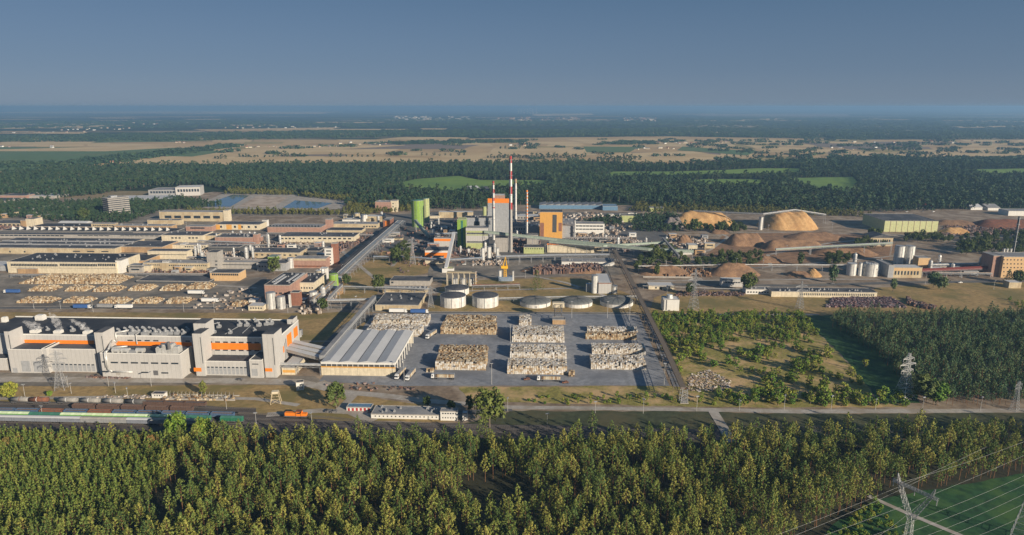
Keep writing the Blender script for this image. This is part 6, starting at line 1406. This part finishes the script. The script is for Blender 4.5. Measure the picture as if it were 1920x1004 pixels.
T2_ = truck('truck_white', 'blue'); place(T2_, 152, 580, math.pi+TH, 'truck with long blue trailer on the works road')
T3_ = truck('truck_white', 'truck_white'); place(T3_, 232, 580, TH, 'truck with long white trailer on the works road')
T4_ = truck('steel_dark', 'steel'); place(T4_, 194, 579, TH, 'dark grey truck between the blue and white ones')
place(copy_tree(T3_), 366, 553, math.pi+TH, 'white trailer truck at the right of the left yard, farther one')
place(copy_tree(T3_), 392, 568, math.pi+TH, 'white trailer truck at the right of the left yard, nearer one')
place(copy_tree(T2_), 22, 551, TH, 'truck with dark blue trailer at the left edge of the bale yard')
place(copy_tree(T2_), 785, 589, math.pi+TH, 'blue container truck behind the white bale stacks')
place(copy_tree(T3_), 745, 588, math.pi+TH, 'pale container truck behind the white bale stacks')
def car(m):
    t = empty('parked_car', (0, 0, 0)); b = MB(); b.add([(-2.2,-.88,.35),(2.2,-.88,.35),(2.2,.88,.35),(-2.2,.88,.35),(-2.15,-.85,.85),(2.1,-.85,.95),(2.1,.85,.95),(-2.15,.85,.85)], [(0,3,2,1),(4,5,6,7),(0,1,5,4),(1,2,6,5),(2,3,7,6),(3,0,4,7)])
    b.add([(-1.1,-.8,.88),(1.9,-.8,.93),(1.9,.8,.93),(-1.1,.8,.88),(-.5,-.68,1.45),(1.4,-.68,1.47),(1.4,.68,1.47),(-.5,.68,1.45)], [(4,5,6,7),(0,1,5,4),(1,2,6,5),(2,3,7,6),(3,0,4,7)]); P(b, 'body', m, t)
    b = MB(); b.box(-.6, 1.5, -.79, .79, 1.0, 1.32); P(b, 'windows', 'glass', t)
    for y in (-.9, .7): q = MB(); q.bar((0, y, .33), (0, y+.2, .33), .33, 10); f0 = P(q, 'wheel', 'tyre', t); f0.location = (-1.35, 0, 0); put(f0, t, (1.4, 0, 0))
    return t
cw = car('truck_white'); cd_ = car('steel_dark'); cr_ = car('rust')
place(cw, 255, 707, .05, 'white car farthest left before the white annex', 'car'); place(copy_tree(cw), 273, 707, .1, 'white car right of the first, before the white annex', 'car')
place(copy_tree(cw), 312, 708, 0, 'white car near the right corner of the white annex', 'car')
place(cd_, 666, 731, -.6, 'dark car on the pale road below the warehouse', 'car'); place(copy_tree(cd_), 615, 774, .3, 'left one of two dark cars parked by the depot road', 'car'); place(copy_tree(cd_), 625, 775, .3, 'right one of two dark cars parked by the depot road', 'car')
place(cr_, 1060, 720, .2, 'small rusty red vehicle near the front edge of the lot', 'car'); place(copy_tree(cr_), 988, 714, .2, 'red loader-like vehicle behind the open-sided truck', 'vehicle')
spots = [(70+i*9, 408, cw if i % 2 else cd_) for i in range(8)]+[(1450+i*12, 551+(i % 2), cw if i % 3 else cd_) for i in range(6)]+[(680+i*14, 598, cd_) for i in range(1)]+[(870+i*20, 497, cw) for i in range(4)]+[(1230+i*11, 500, cd_) for i in range(3)]+[(1800,531,cw),(1560,533,cd_),(420,580,cd_),(88,582,cd_),(88+8,713,cd_),(450,713,cd_),(1750,398,cw),(1700,398,cw),(1730,397,cd_)]
for x, y, c in spots:
    o = copy_tree(c); o.location = G(x, y, .22); o.rotation_euler = (0, 0, random.uniform(-.3, .3)+TH); tag(o, 'small car far off in the works yards, only a speck in the view', 'car', 'distant cars in the yards')
# ---------------------------------------------------------------- single trees
def tree(kind, px, yb, yt, label, wid=None, leaf='broad_leaf', name='leafy_tree', grp=None):
    h = hgt(px, yb, yt)
    if kind == 'b': t_, c = broad(h, (wid or h*.42), 70, 20, .2+.035*h, zlow=.12)
    elif kind == 'p': t_, c = broad(h, (wid or h*.26), 56, 18, .2+.03*h, zlow=.06)
    else: t_, c = pine(h, .1, wid or h*.3, 9, 6, 16, .45, True)
    t = thing(name, label, 'tree', G(px, yb), 0, grp); P(t_, 'trunk', 'trunk_grey', t); P(c, 'crown', leaf, t); return t
for k, px, yb, yt, lf, lb in (
 ('b',20,750,713,'scrub_leaf','round green tree at the left edge above the wagons'),('b',94,744,732,'scrub_leaf','small bush beside the apron pylon'),
 ('p',382,742,713,'olive_leaf','yellow-green tree behind the loading platform'),('b',631,766,716,'olive_leaf','large olive tree at the road bend below the warehouse'),
 ('b',918,802,724,'olive_leaf','largest olive tree right of the two-storey railway house'),('b',846,770,750,'broad_leaf','dark tree directly behind the two-storey railway house'),
 ('p',880,772,738,'broad_leaf','narrow tree left of the largest olive tree'),('b',800,762,742,'broad_leaf','small tree behind the railway depot roof'),
 ('c',1007,546,508,'broad_leaf','green cone-shaped tree alone on the lawn in the centre'),('b',709,548,512,'broad_leaf','tree between the pipe bridges left of the flat building'),
 ('b',650,536,513,'broad_leaf','smaller tree right of the green tank'),('b',1403,548,507,'broad_leaf','round tree in front of the right-hand brown heap'),
 ('p',1561,531,494,'pine_leaf_cool','slim dark poplar left of the mixing plant'),('p',1674,547,520,'pine_leaf_cool','small dark oval tree on the dry field'),
 ('b',1750,540,508,'pine_leaf_cool','taller bluish tree before the dark red duct'),('b',1764,545,516,'pine_leaf_cool','shorter bluish tree right of its taller neighbour'),
 ('b',1908,534,505,'broad_leaf','tree in front of the ochre office block'),('c',1890,530,507,'pine_leaf_cool','small fir left of the tree before the office block'),
 ('b',515,514,480,'broad_leaf','broad tree against the shaded building with lime box'),('b',606,583,558,'broad_leaf','dark tree right of the pale silo'),
 ('b',1293,553,528,'broad_leaf','scraggly tree behind the field pylon'),('p',1231,518,492,'broad_leaf','narrow tree left of the front heap'),
 ('b',1268,505,484,'broad_leaf','small tree in the cluster above the left front heap'),('b',1230,490,462,'broad_leaf','large tree below the pale green gallery'),
 ('b',1212,482,464,'broad_leaf','medium tree left of the large one below the green gallery'),('b',1195,508,488,'broad_leaf','small tree right of the lattice conveyor'),
 ('b',1308,498,480,'broad_leaf','tree under the white cabin on the brown soil'),('b',1352,497,479,'broad_leaf','left one of two trees above the thin pipe line'),
 ('b',1382,498,474,'broad_leaf','right, bigger one of two trees above the thin pipe line'),('b',742,492,460,'broad_leaf','dark tree beside the main pipe rack'),
 ('b',1302,436,408,'broad_leaf','tree in front of the left fluted gold heap'),('b',1350,436,414,'broad_leaf','second tree in front of the left fluted gold heap'),
 ('b',1376,438,416,'broad_leaf','third tree at the right of the left gold heap'),('b',1634,452,426,'broad_leaf','dark tree left of the pale green shed'),
 ('b',1568,494,474,'broad_leaf','tree at the right end of the brown stockpiles'),('p',1500,498,470,'broad_leaf','thin tree in the middle of the brown stockpiles'),
 ('b',335,825,772,'scrub_leaf','bigger green tree in front of the left trains'),('b',384,828,780,'scrub_leaf','green tree right of the bigger one before the trains'),
 ('b',1845,475,445,'broad_leaf','tree left of the dark thin chimney'),('b',1812,478,448,'broad_leaf','tree two places left of the dark thin chimney'),
 ('b',160,415,388,'broad_leaf','big tree in front of the office tower'),('b',1732,757,700,'broad_leaf','tall light tree at the front edge of the right wood'),
 ('p',1600,758,742,'scrub_leaf','young tree beside the pale road at right'),('b',1755,760,712,'scrub_leaf','bright tree right of the wood edge pylon')):
    tree(k, px, yb, yt, lb, leaf=lf)
pk = np.concatenate([scatter(q_, 8, thin=.3)[0] for q_ in ([(1790,480),(1800,448),(1930,440),(2100,440),(2100,478)],[(1188,505),(1205,468),(1262,466),(1290,500)],[(1300,503),(1330,486),(1425,480),(1425,502)],[(1600,470),(1630,440),(1650,440),(1660,470)],[(1540,500),(1555,480),(1590,482),(1590,498)],[(735,500),(745,470),(770,462),(765,498)],[(1690,455),(1700,446),(1790,446),(1780,458)],[(1285,436),(1300,420),(1390,424),(1400,438)])]); instancer('works_grove', pk, [both(t, c, M['trunk_grey'], M['broad_leaf'], 'grove_tree') for t, c in BROAD], 'groves of broad trees among the right-hand stockpiles and offices', 'trees', .7, 1.2)
# scrub on the slope
SCR = [(1218,592),(1500,590),(1532,625),(1530,645),(1470,650),(1420,640),(1330,650),(1250,655),(1230,620)]
ps, sx_, sy_ = scatter(SCR, 3.0, thin=.12); kz = np.sin(ps[:,0]*.12+1)*np.sin(ps[:,1]*.10)+.5*np.sin(ps[:,0]*.33+ps[:,1]*.21)+.5*(sy_ < 640)+.5*(sx_ < 1330); ps = ps[kz > .05]; instancer('birch_thicket', ps, [both(t, c, M['trunk_grey'], M['scrub_leaf'], 'thicket_birch') for t, c in SHRUB[:2]+SHRUB[3:]+[broad(6.5, 1.0, 30, 9, .27, zlow=.05), broad(5, .9, 26, 9, .27, zlow=.05)]], 'thicket of young birches on the upper part of the slope', 'thicket', .6, 1.5)
SC2 = [(1235,655),(1480,650),(1560,650),(1640,700),(1715,757),(1420,757),(1300,745),(1380,730),(1330,695),(1270,700)]
p2, px2, py2 = scatter(SC2, 4.6, [[(1285,740),(1280,695),(1370,690),(1420,730),(1400,745)]], thin=.25); kz = np.sin(p2[:,0]*.13)*np.sin(p2[:,1]*.14+1)+.5*np.sin(p2[:,0]*.31+p2[:,1]*.25)-.4*(px2 > 1560); p2 = p2[kz > .12][:235]
p3_, _, _ = scatter([(1300,762),(1310,740),(1700,748),(1700,764)], 4.5, thin=.3); p2 = np.concatenate([p2, p3_])[:295]
pr_s = []
for t_, c in SHRUB: o = both(t_, c, M['trunk_grey'], M['scrub_leaf'], 'shrub'); pr_s.append(o)
for i, q in enumerate(p2):
    o = bpy.data.objects.new('shrub', pr_s[i % 4]); col.objects.link(o); o.location = q; s = random.uniform(.8, 2.0); o.scale = (s*1.15, s*1.15, s); o.rotation_euler = (0, 0, random.uniform(0, 6)); tag(o, 'low yellow-green shrub scattered over the grassy slope', 'shrub', 'shrubs on the grassy slope')
vb_, _, _ = scatter([(980,760),(1000,744),(1270,742),(1280,760)], 3.4, thin=.55); v2, _, _ = scatter([(1640,940),(1700,1004),(1760,1060),(1480,1060),(1560,1000)], 3.0, thin=.3); v3, _, _ = scatter([(1880,560),(1790,542),(1930,570),(1930,592)], 4, thin=.4)
instancer('bushes', np.concatenate([vb_, v2, v3]), [both(t, c, M['trunk_grey'], M['scrub_leaf'], 'bush') for t, c in SHRUB[:3]], 'low green bushes along the verge and meadow edges', 'bushes', .5, 1.1)
# hedgerow trees on the stubble
FT = [both(t, c, M['trunk_grey'], M['far_leaf'], 'field_tree') for t, c in FAR]
def ftree(px, py, s):
    o = bpy.data.objects.new('field_tree', FT[random.randrange(4)]); col.objects.link(o); o.location = G(px, py); o.scale = (s*1.35, s*1.35, s); o.rotation_euler = (0, 0, random.uniform(0, 6)); tag(o, 'dark round tree in the hedgerows crossing the straw-coloured fields', 'tree', 'hedgerow trees on the fields')
for (x0, x1, y, n, s) in ((403,423,299,4,1.1),(450,482,296,7,.9),(498,512,296,3,.9),(522,570,295,9,1.2),(620,700,295.5,9,1),(790,870,293,8,.9),(915,1095,297.5,34,1.3),(1120,1200,301,12,1.5),(940,1000,280,8,1),(1140,1180,305,5,1.2),(1360,1480,296,10,1.1),(1480,1620,290,12,1.1),(1700,1790,297,12,1.3),(1560,1600,276,5,1),(1630,1720,284,9,1.3),(1380,1440,288,6,1),(1800,1900,288,7,1)):
    for i in range(n): ftree(x0+(x1-x0)*(i+random.uniform(-.2, .2))/max(1, n-1), y+random.uniform(-.6, .6), s*random.uniform(.7, 1.25))
# far houses and the town
def house(m1, m2, w, d, h, r):
    b = MB(); b.box(-w/2, w/2, -d/2, d/2, 0, h); b.mi = 1; b.prism(-w/2-.4, w/2+.4, -d/2-.4, d/2+.4, h, h, r, 'x'); return b.mesh('farmhouse', [m1, m2])
HS = [house('concrete', 'brick', 14, 9, 6, 4), house('cream_light', 'roof_grey', 22, 11, 6, 3), house('cream_light', 'brick', 12, 10, 6, 5), house('white_plain', 'roof_dark', 16, 10, 7, 3)]
def hput(px, py, s, lb, gr, cat='house', k=None, name='farmhouse', a=None):
    o = bpy.data.objects.new(name, HS[random.randrange(4) if k is None else k]); col.objects.link(o); o.location = G(px, py); s *= .62; o.scale = (s, s, s); o.rotation_euler = (0, 0, random.uniform(-.8, .8) if a is None else a); tag(o, lb, cat, gr)
for (x0, x1, y, n, s) in ((0,30,278,3,1.4),(95,105,277,2,1.5),(205,215,306,2,1.6),(335,350,269,3,1.5),(440,560,277,12,1.2),(595,640,275,5,1.2),(640,740,270,6,1.4),(700,720,272,2,1.3),(960,1010,274,4,1.4),(1280,1400,269,12,1.5),(1190,1280,280,6,1.5),(1560,1720,280,10,1.4),(110,250,243,14,1.6),(250,420,232,14,1.8),(420,640,240,16,1.7),(1600,1900,268,8,1.6),(1240,1290,270,4,1.6),(30,180,250,8,1.6)):
    for i in range(n): hput(x0+(x1-x0)*i/n+random.uniform(-6, 6), y+random.uniform(-2, 2), s*random.uniform(.6, 1.1), 'tiny pale house in the farm country beyond the woods', 'houses in the farm country')
BK = []
for m1, m2 in (('concrete', 'roof_light'), ('cream_light', 'roof_grey')):
    b = MB(); b.box(-22, 22, -6, 6, 0, 17); b.mi = 1; b.box(-22.4, 22.4, -6.4, 6.4, 17, 17.6); BK.append(b.mesh('apartment_block', [m1, m2]))
for i in range(62):
    o = bpy.data.objects.new('apartment_block', BK[i % 2]); col.objects.link(o); o.location = G(740+random.random()**1.3*145, random.uniform(219, 225.5)); o.scale = [random.uniform(.5, 1)]*3; o.rotation_euler = (0, 0, random.uniform(-.4, .4)); tag(o, 'tiny pale apartment block in the distant town under the horizon', 'apartment block', 'apartment blocks of the distant town')
for i in range(130):
    hput(random.choice((random.uniform(930, 995), random.uniform(1015, 1095), random.uniform(1170, 1230))), random.uniform(221, 228), random.uniform(1.6, 3), 'tiny red-roofed house in the distant town under the horizon', 'red-roofed houses of the distant town', k=random.choice((0, 2, 2, 0, 1)), name='town_house')
for i in range(7):
    px = (972, 977, 983, 989, 994, 999, 1006)[i]; t = thing('wind_turbine', 'tiny white wind turbine on the horizon right of the tallest chimney', 'wind turbine', G(px, 213.5), 0, 'wind turbines on the horizon')
    b = MB(); b.cyl(0, 0, 0, 105, 4.5, 2.5, 8); P(b, 'tower', 'truck_white', t); b = MB(); b.box(-3, 3, -8, 3, 103, 109); P(b, 'nacelle', 'truck_white', t)
    for k in range(3): a = k*2.094+i; q = MB(); q.bar((0, -9, 106), (math.cos(a)*52, -9, 106+math.sin(a)*52), 2.2, 4, .6); P(q, 'blade', 'truck_white', t)
# ---------------------------------------------------------------- the air
m = bpy.data.materials.new('haze'); m.use_nodes = True; N = m.node_tree.nodes; L = m.node_tree.links; N.clear()
out = N.new('ShaderNodeOutputMaterial'); pv = N.new('ShaderNodeVolumePrincipled')
pv.inputs['Color'].default_value = (.29, .51, .80, 1); pv.inputs['Density'].default_value = 1.05e-4; pv.inputs['Anisotropy'].default_value = .15
L.new(pv.outputs[0], out.inputs['Volume'])
b = MB(); b.box(-72000, 72000, -420, 70500, -1, 192); hz = b.build('haze', m); tag(hz, 'thin blue haze in the air over the whole landscape', 'haze', kind='stuff')
